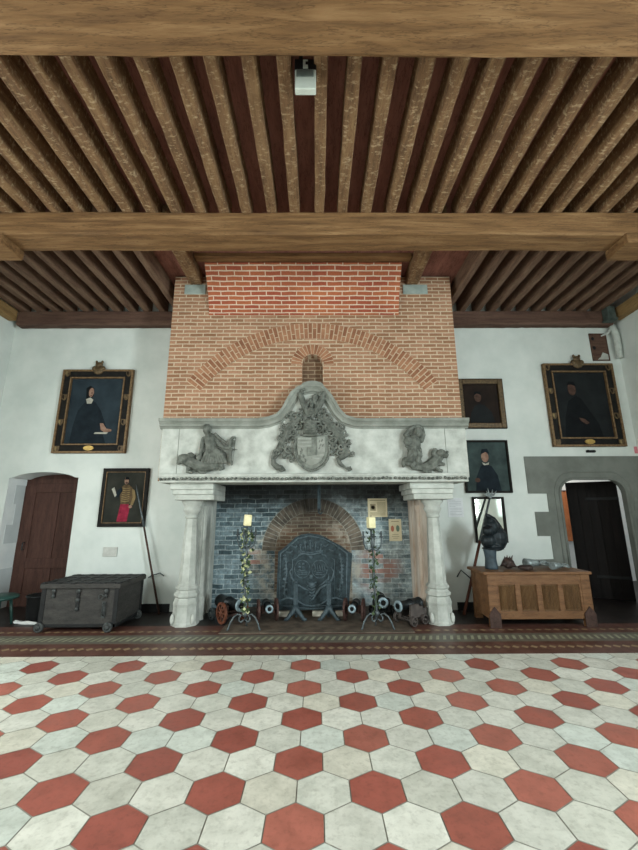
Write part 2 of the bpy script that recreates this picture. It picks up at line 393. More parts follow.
def arc(cx, cy, rx, ry, a0, a1, n):
    return [(cx + rx*math.cos(math.radians(a0 + (a1-a0)*i/n)), cy + ry*math.sin(math.radians(a0 + (a1-a0)*i/n))) for i in range(n+1)]
def holed(mb, outer, holes, y0, y1, m, axis='y', mrev=None):        # wall with openings
    def P(a, b, t): return (a, t, b) if axis == 'y' else (t, a, b)
    b2 = bmesh.new(); loops = []
    for lp in [outer] + holes:
        vs = [b2.verts.new((a, b, 0)) for a, b in lp]
        for i in range(len(vs)): b2.edges.new((vs[i], vs[(i+1) % len(vs)]))
    bmesh.ops.triangle_fill(b2, use_beauty=True, use_dissolve=False, edges=b2.edges[:])
    for t in (y0, y1):
        mp = {v: mb.bm.verts.new(P(v.co.x, v.co.y, t)) for v in b2.verts}
        for f in b2.faces: mb._f([mp[v] for v in f.verts], m)
    b2.free()
    for li, lp in enumerate([outer] + holes):
        A = [mb.bm.verts.new(P(a, b, y0)) for a, b in lp]; B = [mb.bm.verts.new(P(a, b, y1)) for a, b in lp]
        for i in range(len(lp)): mb._f([A[i], A[(i+1) % len(lp)], B[(i+1) % len(lp)], B[i]], (mrev or m) if li else m)
    bmesh.ops.remove_doubles(mb.bm, verts=mb.bm.verts[:], dist=1e-5)
    return mb
ORD = ['', 'first', 'second', 'third', 'fourth', 'fifth', 'sixth', 'seventh', 'eighth', 'ninth', 'tenth', 'eleventh', 'twelfth', 'thirteenth', 'fourteenth', 'fifteenth', 'sixteenth', 'seventeenth', 'eighteenth', 'nineteenth']

# ================================================================== THE SETTING
WY = 6.5                      # back wall plane
TS = .29605; TX0, TY0 = -.1152, 4.3168
YEDGE = 4.60
# floor of hexagon tiles
mb = MB(); bm = mb.bm
tone = bm.loops.layers.float_color.new('tone')
gap = .004
for r in range(-2, 24):
    y = TY0 - r*.8660254*TS
    for k in range(-20, 21):
        x = TX0 + TS*(k + (.5 if r % 2 else 0))
        if abs(x) > 5.7: continue
        red = (k % 3 == 0) if r % 2 == 0 else (k % 3 == 1)
        if r < 0: red = False
        R = TS/math.sqrt(3) - gap
        pts = [(x + R*math.sin(PI/3*j), y + R*math.cos(PI/3*j)) for j in range(6)]
        # clip at the border strip and the side walls
        def clip(ps, fin, cut):
            out = []
            for i in range(len(ps)):
                a, b = ps[i], ps[(i+1) % len(ps)]
                if fin(a): out.append(a)
                if fin(a) != fin(b): out.append(cut(a, b))
            return out
        def cy(a, b): t = (YEDGE-a[1])/(b[1]-a[1]); return (a[0]+(b[0]-a[0])*t, YEDGE)
        pts = clip(pts, lambda p: p[1] <= YEDGE, cy)
        for s_ in (-1, 1):
            X = 5.5*s_
            pts = clip(pts, lambda p: p[0]*s_ <= 5.5, lambda a, b: (X, a[1]+(b[1]-a[1])*(X-a[0])/(b[0]-a[0]))) if pts else pts
        if len(pts) < 3: continue
        f = mb._f([bm.verts.new((px, py, 0)) for px, py in pts], 'tile')
        if f is None: continue
        j = random.random()
        if red: c = [C('a05c4e'), C('985448'), C('a86657'), C('9d584b')][int(j*4)]
        else: c = [C('d0d2c6'), C('d8dace'), C('cccfc3'), C('d4d3c3'), C('ccd4ca'), C('c8cabd')][int(j*6)]
        w = random.uniform(.92, 1.06); c = (c[0]*w, c[1]*w, c[2]*w, 1)
        for lp in f.loops: lp[tone] = c
mb.box(-5.5, 5.5, -3, 7.0, -.06, -.003, 'grout')
struct(mb.build('floor'))
def strip(name, y0, y1, m, x0=-5.5, x1=5.5, h=.002):
    b = MB(); b.box(x0, x1, y0, y1, -.002, h, m); return struct(b.build(name))
strip('trim_1', 4.60, 4.735, 'redtile')
def inlay(name, y0, y1, base, fig, step, shape, ym, hh):
    b = MB(); b.box(-5.5, 5.5, y0, y1, -.002, .002, base); k = 0; x = -5.45
    while x < 5.4:
        if shape == 'bar': p = [(x, ym-hh), (x+step*.42, ym-hh), (x+step*.95, ym+hh), (x+step*.53, ym+hh)]
        else: p = [(x, ym), (x+step*.42, ym-hh), (x+step*.84, ym), (x+step*.42, ym+hh)]
        p = [(min(max(u, -5.49), 5.49), w) for u, w in p]
        b._f([b.bm.verts.new((u, w, .0026)) for u, w in p], fig); x += step
    return struct(b.build(name))
inlay('trim_2', 4.735, 4.90, 'redtile', 'bord_gold_fig', .105, 'loz', 4.815, .05)
strip('trim_3', 4.90, 5.00, 'redtile')
inlay('trim_4', 5.00, 5.32, 'bord_green', 'bord_green_fig', .085, 'bar', 5.16, .075)
strip('trim_5', 5.32, 5.40, 'redtile')
inlay('trim_6', 5.40, 5.52, 'redtile', 'bord_gold_fig', .12, 'loz', 5.46, .035)
strip('trim_7', 5.52, 5.72, 'redtile')
strip('trim_8', 5.72, 7.0, 'blackfloor')
b = MB(); b.box(-1.25, 1.25, 5.36, 6.9, -.002, .012, 'hearth', .004); struct(b.build('trim_9'))

# back wall with two door openings and the firebox
zL = 2.10
xl0, xl1 = -5.14, -3.985
doorL = [(xl0, 0.0), (xl1, 0.0), (xl1, 2.09)] + arc((xl0+xl1)/2, 2.02, (xl1-xl0)/2, .16, 25, 155, 10) + [(xl0, 2.09)]
xr0, xr1, zr = 4.06, 5.17, 2.03
doorR = [(xr0, 0), (xr1, 0), (xr1, 1.84)] + arc(xr1-.26, 1.84, .26, .26, 0, 90, 6)[1:] + arc(xr0+.26, 1.84, .26, .26, 90, 180, 6) 
b = MB()
holed(b, [(-5.6, -.05), (5.6, -.05), (5.6, 5.4), (-5.6, 5.4)],
      [[(-1.74, -.01), (1.60, -.01), (1.60, 4.9), (-1.74, 4.9)],
       [(p[0], max(p[1], -.01)) for p in doorL], [(xr0-.02, -.01), (5.49, -.01), (5.49, 2.32), (xr0-.02, 2.32)]], WY, WY+.42, 'plaster', mrev='plaster_soffit')
struct(b.build('wall_back'))
# side walls with window openings toward the viewer (daylight comes through them)
for nm, X0, X1 in (('wall_left', -5.7, -5.5), ('wall_right', 5.5, 5.7)):
    b = MB(); holed(b, [(-3, -.05), (WY+.1, -.05), (WY+.1, 5.4), (-3, 5.4)],
                    ([[(-.7, .9), (.7, .9), (.7, 3.6), (-.7, 3.6)], [(2.0, .9), (3.4, .9), (3.4, 3.6), (2.0, 3.6)]] if X0 < 0 else [[(-1.9, 1.35), (-.7, 1.35), (-.7, 3.6), (-1.9, 3.6)], [(1.0, 1.35), (2.2, 1.35), (2.2, 3.6), (1.0, 3.6)]]), X0, X1, 'plaster', axis='x')
    struct(b.build(nm))
b = MB(); b.box(-5.6, 5.6, -3, WY+.5, 5.31, 5.40, 'board'); struct(b.build('ceiling'))
b = MB(); b.box(-5.7, 5.7, -3.2, -3, -.05, 5.4, 'plaster'); struct(b.build('wall_rear'))
# black skirting boards
for nm, x0, x1 in (('baseboard_left', -3.95, -2.3), ('baseboard_right', 2.2, 4.05)):
    b = MB(); b.box(x0, x1, WY-.03, WY-.001, .0, .12, 'black', .004); struct(b.build(nm))
# wooden plates along the side walls
for nm, x0, x1 in (('trim_10', -5.5, -5.36), ('trim_11', 5.36, 5.5)):
    b = MB(); b.box(x0, x1, 4.4, 6.33, 4.86, 5.06, 'sidewood', .01); struct(b.build(nm))

# ------------------------------------------------------------------ beams
def rough_beam(x0, x1, y0, y1, z0, z1, m, seed, amp=.012, nx=36):
    rnd = random.Random(seed); b = MB(); rings = []
    c = .02
    prof = [(y0+c, z0), (y1-c, z0), (y1, z0+c), (y1, z1-c), (y1-c, z1), (y0+c, z1), (y0, z1-c), (y0, z0+c)]
    ph = [rnd.uniform(0, 6) for _ in range(8)]
    for i in range(nx+1):
        x = x0 + (x1-x0)*i/nx
        rings.append([b.bm.verts.new((x, y + amp*math.sin(x*2.1+ph[j])*.5 + rnd.uniform(-amp, amp)*.4, z + (amp*math.sin(x*1.7+ph[j//2])*.5 + rnd.uniform(-amp, amp)*.4 if z < z1-.05 else 0))) for j, (y, z) in enumerate(prof)])
    for i in range(nx):
        for j in range(8): b._f([rings[i][j], rings[i+1][j], rings[i+1][(j+1) % 8], rings[i][(j+1) % 8]], m, False)
    b._f(rings[0], m); b._f(rings[-1][::-1], m)
    return b
t = thing('ceiling_beam', 'great oak ceiling beam nearest the viewer, along the top edge of the photo', 'beam', (0, 1.95, 4.75))
rough_beam(-5.5, 5.5, 1.74, 2.16, 4.75, 5.06, 'beam', 1).build('timber', t)
t = thing('ceiling_beam', 'great oak ceiling beam crossing the room in front of the chimney', 'beam', (0, 4.15, 4.75))
rough_beam(-5.5, 5.5, 3.98, 4.31, 4.75, 5.06, 'beam', 2).build('timber', t)
for sx in (-1, 1):
    b = MB(); xa, xb = sorted((sx*3.72, sx*5.5)); b.box(xa, xb, 3.97, 4.33, 4.63, 4.76, 'beam', .015); b.build('bolster', t)
t = thing('wall_beam', 'dark oak beam along the top of the back wall left of the chimney', 'beam', (-3.7, 6.4, 4.78))
rough_beam(-5.36, -2.32, 6.33, 6.5, 4.79, 5.06, 'beam2', 3, .008).build('timber', t)
t = thing('wall_beam', 'dark oak beam along the top of the back wall right of the chimney', 'beam', (3.7, 6.4, 4.78))
rough_beam(2.19, 5.36, 6.33, 6.5, 4.79, 5.06, 'beam2', 4, .008).build('timber', t)

# ------------------------------------------------------------------ joists
def joist_mesh(y0, y1, w, m, z0=5.05, seed=0):
    rnd = random.Random(seed); b = MB(); n = 10; rings = []
    for i in range(n+1):
        y = y0 + (y1-y0)*i/n; a = rnd.uniform(-.005, .005); c = rnd.uniform(-.005, .005); d = rnd.uniform(-.004, .004)
        rings.append([b.bm.verts.new(p) for p in ((-w/2+a, y, z0+.012+d), (-w/2+a+.012, y, z0+d), (w/2+c-.012, y, z0+d), (w/2+c, y, z0+.012+d), (w/2+c, y, 5.31), (-w/2+a, y, 5.31))])
    for i in range(n):
        for j in range(6): b._f([rings[i][j], rings[i+1][j], rings[i+1][(j+1) % 6], rings[i][(j+1) % 6]], m)
    b._f(rings[0], m); b._f(rings[-1][::-1], m)
    return b
JS = .2905; JX0 = .036
jl = []
for q in range(4):
    o = joist_mesh(1.78, 4.14, .115, 'joist', 5.05, q+10).build('ceiling_joist'); jl.append(o)
used = set()
def put_joist(protos, i, x, label, group):
    p = protos[i % len(protos)]
    if p.name in used: o = p.copy(); COL.objects.link(o)
    else: o = p; used.add(p.name)
    o.location = (x, 0, 0); tag(o, label, 'joist', group)
for k in range(0, 18):
    put_joist(jl, k, JX0 + k*JS + random.uniform(-.012, .012), ORD[k+1] + ' joist to the right of the white ceiling sensor, between the two great beams', 'joists between the two great beams')
for k in range(1, 19):
    put_joist(jl, k+1, JX0 - k*JS + random.uniform(-.012, .012), ORD[k] + ' joist to the left of the white ceiling sensor, between the two great beams', 'joists between the two great beams')
jd = [joist_mesh(4.15, 6.45, .115, 'joist_dark', 5.05, q+20).build('ceiling_joist') for q in range(4)]
for k in range(1, 12):
    put_joist(jd, k, -2.22 - k*.277 + random.uniform(-.012, .012), ORD[k] + ' dark joist left of the brick chimney, behind the middle beam', 'joists left of the chimney')
for k in range(1, 12):
    put_joist(jd, k+2, 2.10 + k*.277 + random.uniform(-.012, .012), ORD[k] + ' dark joist right of the brick chimney, behind the middle beam', 'joists right of the chimney')
for X, side in ((-1.945, 'left'), (1.56, 'right')):
    o = joist_mesh(4.15, 5.60, .20, 'joist', 5.115, 31).build('trimmer_joist'); o.location = (X, 0, 0)
    tag(o, 'thick trimmer joist ending on the grey stone pad, ' + side + ' of the red panel', 'joist')
b = MB(); b.box(-1.83, 1.44, 5.07, 5.20, 5.245, 5.312, 'beam', .008)
single(b, 'trimmer_beam', 'short oak trimmer timber above the red brick panel of the chimney', 'beam', (-.2, 5.13, 5.245))
for k in range(11):
    pass

# ================================================================== FIREPLACE
fx = -.06
fp = thing('fireplace', 'monumental stone and brick fireplace with carved mantel and coat of arms in the back wall', 'fireplace', (fx, 5.9, 0))
BX0, BX1, BY = -2.30, 2.19, 5.62
b = MB()
# front skin with the small niche left open, then the flanks
nx0, nx1 = -.22, .10
niche = [(nx0, 3.30), (nx1, 3.30), (nx1, 3.74)] + arc((nx0+nx1)/2, 3.74, .16, .17, 0, 180, 8)[1:-1] + [(nx0, 3.74)]
holed(b, [(BX0, 1.95), (BX1, 1.95), (BX1, 5.27), (BX0, 5.27)], [niche], BY, BY+.22, 'brick')
b.box(BX0, BX0+.2, BY+.22, WY-.001, 1.95, 5.27, 'brick'); b.box(BX1-.2, BX1, BY+.22, WY-.001, 1.95, 5.27, 'brick')
b.build('chimney_breast', fp)
b = MB(); b.box(nx0-.05, nx1+.05, BY+.14, BY+.2, 3.25, 4.0, 'brick_niche'); b.build('niche', fp, 'brown brick back of the small niche')
# corbelled red panel that leans forward
b = MB(); pz0, pz1 = 4.58, 5.24; n = 8; L = []
for i in range(n+1):
    tt = i/n; y = BY - .012 - .40*(tt**1.5); z = pz0 + (pz1-pz0)*tt
    L.append((y, z))
rows = [[b.bm.verts.new((x, y, z)) for x in (-1.71, 1.32)] for y, z in L]
for i in range(n): b._f([rows[i][0], rows[i][1], rows[i+1][1], rows[i+1][0]], 'brick_red')
back = [[b.bm.verts.new((x, BY+.005, z)) for x in (-1.71, 1.32)] for y, z in L]
for i in range(n):
    for j in (0, 1): b._f([rows[i][j], back[i][j], back[i+1][j], rows[i+1][j]], 'brick_red')
b._f([rows[n][0], rows[n][1], back[n][1], back[n][0]], 'mortar'); b._f([rows[0][0], rows[0][1], back[0][1], back[0][0]], 'brick_red')
b.build('corbelled_brick_panel', fp, 'redder brick panel leaning forward under the ceiling')
for x0, x1 in ((-2.13, -1.79), (1.41, 1.81)):
    b = MB(); b.box(x0, x1, BY-.02, BY+.1, 4.95, 5.115, 'stone_pad', .006); b.build('stone_pad', fp)
# relieving arch of upright bricks
def vring(cx, cz, r0, r1, a0, a1, n, y, dep, mats, joint=.12, split=True, seed=1):
    rnd = random.Random(seed); b = MB()
    for i in range(n):
        A = a0 + (a1-a0)*(i+joint/2)/n; B = a0 + (a1-a0)*(i+1-joint/2)/n
        segs = [(r0, r1)]
        if split:
            u = r0 + (r1-r0)*(.66 if i % 2 else .34); segs = [(r0, u-.007), (u+.007, r1)]
        for (p, q) in segs:
            m_ = mats[rnd.randrange(len(mats))]
            pts = [(cx+p*math.cos(A), cz+p*math.sin(A)), (cx+q*math.cos(A), cz+q*math.sin(A)), (cx+q*math.cos(B), cz+q*math.sin(B)), (cx+p*math.cos(B), cz+p*math.sin(B))]
            b.prism(pts, y-dep-rnd.uniform(0, .004), y, m_)
    return b
def mring(b, cx, cz, r0, r1, a0, a1, y, m, n=40):
    for i in range(n):
        A = a0 + (a1-a0)*i/n; B = a0 + (a1-a0)*(i+1)/n
        b.prism([(cx+r0*math.cos(A), cz+r0*math.sin(A)), (cx+r1*math.cos(A), cz+r1*math.sin(A)), (cx+r1*math.cos(B), cz+r1*math.sin(B)), (cx+r0*math.cos(B), cz+r0*math.sin(B))], y-.004, y+.002, m, caps=True)
# outer arc through (-2.0,3.42) (-.05,4.43) (1.9,3.42)
h, c_ = 1.02, 1.96; Rr = (h*h + c_*c_)/(2*h); cz = 4.43 - Rr; ha = math.asin(c_/Rr)
b = vring(fx+.0, cz, Rr-.255, Rr, PI/2+ha*.97, PI/2-ha*.97, 62, BY, .010, ['vouss', 'vouss2', 'vouss'], .24)
mring(b, fx, cz, Rr-.257, Rr+.004, PI/2+ha*.972, PI/2-ha*.972, BY-.004, 'mortar')
b.build('relieving_arch', fp, 'wide arch of upright bricks')
b = vring(fx, 3.74, .175, .33, PI*1.0, 0, 15, BY, .010, ['vouss', 'vouss2'], .22, split=False)
mring(b, fx, 3.74, .173, .333, PI, 0, BY-.004, 'mortar', 24)
b.build('niche_arch', fp)

# mantel: frieze, ogee cornice, lower lip
LY = 5.48
opx = [(156,419),(200,419),(240,419),(258,419),(268,417.5),(276.5,414.5),(282,408.6),(286,401),(291,392.5),(297,387.5),(304,385),(312.5,384),(321,385),(326.5,389.5),(332,396),(336,402.6),(340.5,410),(346,415.8),(355,418.6),(364,419),(400,418.8),(440,418.5),(472,418.5)]
path = [(at(x, y, 5.44).x, at(x, y, 5.44).z - .145) for x, y in opx]
# the underside path: shift every point along its normal so the top lands on the photo's outline
tops = [(at(x, y, 5.44).x, at(x, y, 5.44).z) for x, y in opx]
low = []
for i, (x, z) in enumerate(tops):
    a = Vector(tops[max(i-1, 0)]); c = Vector(tops[min(i+1, len(tops)-1)]); tn = (c-a).normalized(); low.append((x + tn.y*.14, z - tn.x*.14))
low[0] = (low[0][0]+.06, low[0][1]); low[-1] = (low[-1][0]-.06, low[-1][1])
b = MB()
fpoly = [(-2.24, 1.98)] + [(-2.24, low[0][1]+.02)] + [(x, z+.02) for x, z in low[1:-1]] + [(2.17, low[-1][1]+.02), (2.17, 1.98)]
b.prism(fpoly, LY, BY+.002, 'stone')
for x0, x1 in ((-2.24, -2.14), (2.07, 2.17)): b.box(x0, x1, BY, 6.49, 1.98, 2.72, 'stone')
for xj in (178, 446):
    p = at(xj, 450, LY); b.box(p.x-.005, p.x+.005, LY-.0015, LY+.01, 2.03, 2.73, 'joint')
b.build('frieze', fp, 'pale grey stone frieze of the mantel')
b = MB()
b.sweep(low, [(0, LY+.1), (0, LY-.012), (.02, LY-.02), (.03, LY-.045), (.06, LY-.05), (.085, LY-.07), (.10, LY-.09), (.14, LY-.095), (.14, BY+.005)], 'stone_dk')
b.prism([(x, z) for x, z in arc(fx, tops[11][1]-.05, .17, .085, 0, 180, 12)], LY-.09, BY+.1, 'stone_dk')
b.build('cornice', fp, 'grey moulded cornice with bell shaped rise')
b = MB()
b.sweep([(-2.20, 1.915), (2.13, 1.915)], [(0, BY+.3), (0, LY-.06), (.022, LY-.065), (.03, LY-.05), (.075, LY-.075), (.09, LY-.085), (.115, LY-.085), (.125, LY-.02), (.125, BY+.3)], 'stone')
b.build('lower_moulding', fp)
b = MB()
for i in range(74):
    x = -2.18 + i*.0585 + random.uniform(-.008, .008)
    b.ell((x, LY-.072, 1.965 + random.uniform(-.006, .006)), (.026, .02, .02), 'stone_lip', Matrix.Rotation(random.uniform(-.7, .7), 3, 'Y'), 8)
b.build('carved_leaf_band', fp, 'dark carved leaf band')
for x0, x1 in ((-2.24, -2.05), (1.98, 2.17)):
    b = MB(); b.box(x0, x1, BY+.1, WY-.002, 1.93, 2.0, 'stone'); b.build('mantel_return', fp)

# ---- coat of arms (crop of the photo 260..370 x 375..480 drawn at 5.8)
def ca(x, y, Y=LY): p = at(260 + x/5.8, 375 + y/5.8, Y); return p
arms = MB()
pts = [ca(*p) for p in ((205,352),(392,352),(396,420),(392,470),(365,515),(330,540),(300,552),(268,540),(232,515),(208,470),(203,420))]
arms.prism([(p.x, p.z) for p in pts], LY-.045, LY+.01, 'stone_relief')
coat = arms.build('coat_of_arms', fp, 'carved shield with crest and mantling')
b = MB()
pts = [ca(*p) for p in ((218,360),(378,360),(381,420),(375,462),(352,500),(325,520),(300,528),(272,518),(245,500),(222,462),(216,420))]
b.prism([(p.x, p.z) for p in pts], LY-.058, LY-.04, 'stone_dk')
def crect(x0, y0, x1, y1, d=.012, m='stone_mid', Yb=LY-.056):
    a = ca(x0, y0); c = ca(x1, y1); b.box(min(a.x, c.x), max(a.x, c.x), Yb-d, Yb+.004, min(a.z, c.z), max(a.z, c.z), m, .003)
for yy in (368, 390, 412): crect(222, yy, 298, yy+12, .012, 'stone_mid')          # barry quarter
crect(303, 364, 328, 416, .006, 'stone_relief'); crect(332, 364, 376, 450, .008, 'stone_mid')   # right upper quarter
for (x, y) in ((360, 380), (345, 385), (352, 405), (365, 408), (344, 425)):
    p = ca(x, y, LY-.066); b.tube([p+Vector((-.008,0,-.02)), p, p+Vector((.006,0,.02))], [.004,.009,.004], 'stone_relief', 6)
crect(275, 420, 328, 470, .016, 'stone_relief')                                  # central escutcheon
crect(303, 462, 372, 474, .008, 'stone_mid'); crect(303, 482, 360, 494, .008, 'stone_mid')
for (x, y) in ((235, 450), (250, 470), (232, 475), (262, 495), (240, 435)):
    p = ca(x, y, LY-.062); b.tube([p+Vector((0,0,-.025)), p+Vector((.01,0,0)), p+Vector((-.005,0,.025))], [.005,.011,.006], 'stone_relief', 6)
b.build('shield_quarters', coat)
b = MB()                                                                         # collar of beads round the shield
cp_ = [(203,400),(200,440),(208,480),(228,515),(258,540),(298,556),(338,546),(372,522),(394,486),(402,446),(400,400)]
for i in range(len(cp_)-1):
    for j in range(4):
        tt = j/4; p = ca(cp_[i][0]*(1-tt)+cp_[i+1][0]*tt, cp_[i][1]*(1-tt)+cp_[i+1][1]*tt, LY-.05); b.ell(p, (.017, .02, .017), 'stone_relief', None, 8)
p = ca(298, 585, LY-.05); b.ell(p, (.02, .02, .04), 'stone_relief')
b.build('collar', coat)
b = MB()                                                                         # helmet, coronet, crest
p = ca(292, 300, LY-.07); b.ell(p, (.105, .1, .13), 'stone_relief')
b.ell(ca(292, 330, LY-.07), (.115, .09, .05), 'stone_relief'); b.ell(ca(292, 350, LY-.05), (.14, .06, .03), 'stone_relief')
for k in range(3):
    q = ca(292, 285+16*k, LY-.16); b.box(q.x-.06, q.x+.06, q.y-.005, q.y+.03, q.z-.008, q.z+.008, 'stone_relief')
for k in range(7):
    q = ca(240+k*17, 262, LY-.12+.05*abs(k-3)/3); b.ell(q, (.018, .02, .032), 'stone_relief', None, 8)
q0, q1 = ca(238, 272, LY-.09), ca(345, 272, LY-.09); b.tube([q0, (q0+q1)/2+Vector((0, -.06, 0)), q1], .018, 'stone_relief')
b.build('helmet', coat, remesh=.007)
b = MB()
for pl, rr in ((((285,245),(270,205),(252,165),(238,125),(228,100)), (.03,.045,.05,.045,.025)),
               (((300,245),(322,210),(345,170),(365,130),(375,95)), (.03,.045,.055,.05,.025)),
               (((292,240),(296,200),(300,165),(290,135)), (.03,.03,.03,.022)),
               (((262,195),(275,165),(288,150)), (.022,.026,.02)), (((335,185),(318,160),(305,150)), (.022,.026,.02)),
               (((340,120),(355,105),(380,108)), (.03,.03,.015)), (((250,110),(240,90),(262,82)), (.03,.03,.02))):
    b.tube([ca(x, y, LY-.06) for x, y in pl], list(rr), 'stone_relief', 8)
b.ell(ca(294, 210, LY-.07), (.06, .06, .07), 'stone_relief'); b.ell(ca(320, 140, LY-.04), (.05, .05, .08), 'stone_relief')
b.build('crest', coat, remesh=.007)
b = MB()
def curl(cx, cy, r, turns, dirn, a0=0, tr=.02, Y=LY-.035):
    pts = []; rad = []
    for i in range(15):
        tt = i/14; a = a0 + dirn*turns*2*PI*tt; rr_ = r*(1-.8*tt); p = ca(cx + rr_*math.cos(a)*69, cy + rr_*math.sin(a)*66, Y-.03*tt)
        pts.append(p); rad.append(tr*(1-.55*tt))
    b.tube(pts, rad, 'stone_relief', 7)
rnd = random.Random(5)
left = [(232,232,.9),(200,238,1.0),(180,262,.9),(172,300,1.1),(140,300,.8),(130,335,1.0),(165,335,.9),(205,300,1.0),(200,335,.9),(120,365,.8),(150,385,1.0),(190,380,.8),(125,415,.9),(165,430,1.0),(100,450,.9),(140,465,.8),(85,475,.8),(180,470,.7),(180,495,.6),(225,290,.9),(165,240,.7),(240,210,.7)]
right = [(350,232,.9),(385,240,1.0),(410,262,.9),(370,270,.9),(345,305,1.0),(400,300,1.1),(440,285,.9),(475,300,1.0),(490,335,.9),(450,330,1.0),(410,340,.9),(425,375,1.0),(465,370,.9),(490,385,1.1),(510,415,.9),(470,415,1.0),(430,410,.9),(505,450,1.0),(465,455,.9),(420,445,.8),(535,455,.8),(370,205,.7),(380,330,.9)]
for lst, sg in ((left, 1), (right, -1)):
    for x, y, k in lst: curl(x, y, .36*k, 1.2, sg*rnd.choice((1, -1, 1)), rnd.uniform(0, 6), .024*k)
for pl in (((75,490),(80,515),(100,535),(125,540),(140,550),(120,558),(105,545)), ((500,430),(502,462),(478,474),(455,490),(465,515),(485,530),(505,545),(525,535),(530,545),(510,555))):
    b.tube([ca(x, y, LY-.04) for x, y in pl], [.03,.04,.045,.04,.03,.02,.012][:len(pl)] + [.02]*max(0, len(pl)-7), 'stone_relief', 8)
for pl in (((250,250),(205,270),(170,310),(150,360),(120,420),(80,480)), ((340,250),(390,275),(430,315),(460,360),(490,420),(500,470))):
    b.tube([ca(x, y, LY-.005) for x, y in pl], [.05,.07,.075,.07,.06,.04], 'stone_relief', 8)
b.build('mantling', coat, remesh=.007)

# ---- carved figures at the two ends
def cl(x, y, Y): return at(160 + x/6.38, 405 + y/6.38, Y)
def cr(x, y, Y): return at(380 + x/6.38, 405 + y/6.38, Y)
def limb(b, fn, pl, rr, Y=LY-.05):
    P = [fn(x, y, Y - (p[0] if p else 0)) for x, y, *p in pl]
    b.tube(P, list(rr), 'stone_relief', 8); b.ell(P[0], (rr[0],)*3, 'stone_relief', None, 8); b.ell(P[-1], (rr[-1],)*3, 'stone_relief', None, 8)
b = MB()
b.ell(cl(302,160,LY-.08), (.062,.065,.072), 'stone_relief'); b.ell(cl(300,145,LY-.06), (.066,.06,.055), 'stone_relief')       # head, hair
b.ell(cl(323,172,LY-.13), (.012,.014,.018), 'stone_relief', None, 8); b.ell(cl(318,185,LY-.125), (.014,.01,.006), 'stone_relief', None, 8)
limb(b, cl, [(305,185),(312,205)], (.035,.04))
limb(b, cl, [(318,215),(325,245),(325,285)], (.085,.085,.075))
limb(b, cl, [(352,185,.0),(385,215,.02),(425,245,.02)], (.022,.022,.02))                                                     # sash flying
limb(b, cl, [(280,218),(268,255),(262,292),(258,325,.02)], (.04,.034,.028,.024)); b.ell(cl(250,335,LY-.06), (.045,.045,.05), 'stone_relief')
limb(b, cl, [(355,225),(385,258),(415,272,.02),(440,276,.03)], (.04,.034,.027,.022))
for k in range(5): limb(b, cl, [(438,268+5*k,.03),(455,266+5*k,.035),(458,270+5*k,.05)], (.009,.009,.007))
for k in range(9):
    x0 = 292 + k*13; limb(b, cl, [(305+k*6,280,.02),(x0,320,.035),(x0+ (k-4)*5, 362,.03)], (.03,.034,.03))                      # skirt folds
limb(b, cl, [(310,350),(312,372),(330,385)], (.045,.04,.03)); limb(b, cl, [(385,345),(392,385),(402,405),(385,410)], (.05,.036,.028,.022))
b.ell(cl(345,330,LY-.0), (.19,.06,.13), 'stone_relief')
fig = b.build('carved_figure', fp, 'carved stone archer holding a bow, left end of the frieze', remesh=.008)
b = MB()
b.tube([cl(x, y, LY-.05) for x, y in ((485,205),(465,208),(450,228),(447,262),(452,285),(447,320),(448,355),(460,385))], [.014,.024,.03,.03,.028,.03,.026,.014], 'stone_relief', 8)
b.tube([cl(x, y, LY-.05) for x, y in ((485,207),(478,250),(472,300),(462,383))], .006, 'stone_relief', 6)
b.tube([cl(x, y, LY-.06) for x, y in ((435,282),(475,284),(497,286))], [.01,.012,.004], 'stone_relief', 6)
b.tube([cl(x, y, LY-.04) for x, y in ((470,225),(468,262))], [.03,.025], 'stone_relief', 6)
b.build('bow', fig, remesh=.006)
b = MB()
limb(b, cl, [(160,345,.02),(195,365),(240,388),(290,395),(340,388),(372,378)], (.075,.085,.09,.085,.07,.05), LY-.03)
b.ell(cl(150,345,LY-.07), (.085,.075,.075), 'stone_relief'); b.ell(cl(125,358,LY-.08), (.04,.045,.042), 'stone_relief'); b.ell(cl(120,372,LY-.07), (.035,.04,.02), 'stone_relief')
for q in range(9): b.ell(cl(175+10*math.cos(q*.7)+q*3, 335+18*math.sin(q*.7), LY-.06), (.036,.04,.036), 'stone_relief', None, 8)
limb(b, cl, [(195,320),(215,325),(210,352),(200,335)], (.025,.03,.03,.02))
limb(b, cl, [(185,400),(175,425),(200,430)], (.04,.03,.024)); limb(b, cl, [(250,410),(262,432),(285,430)], (.04,.03,.024)); limb(b, cl, [(350,390),(385,405),(390,380),(375,345)], (.03,.022,.02,.015))
b.build('carved_beast', fig, remesh=.008)
b = MB()
b.ell(cr(243,175,LY-.08), (.062,.065,.075), 'stone_relief'); b.ell(cr(243,150,LY-.05), (.075,.06,.06), 'stone_relief')
b.ell(cr(238,180,LY-.14), (.012,.014,.018), 'stone_relief', None, 8)
limb(b, cr, [(232,205),(225,215)], (.035,.045))
limb(b, cr, [(215,225),(218,250),(215,285)], (.09,.095,.095))
limb(b, cr, [(185,225),(162,190,.02),(185,160,.03),(215,138,.03)], (.042,.036,.03,.026)); limb(b, cr, [(262,225),(275,190),(268,150,.02),(235,135,.03)], (.042,.038,.032,.026))
for k in range(4): limb(b, cr, [(215+6*k,140,.03),(226+6*k,133,.04),(236+6*k,136,.05)], (.009,.009,.007))
b.ell(cr(180,232,LY-.08), (.07,.06,.07), 'stone_relief')
for k in range(5): limb(b, cr, [(165+22*k,262+6*k,.05),(185+18*k,275+4*k,.07),(200+15*k,270+3*k,.05)], (.018,.02,.016))
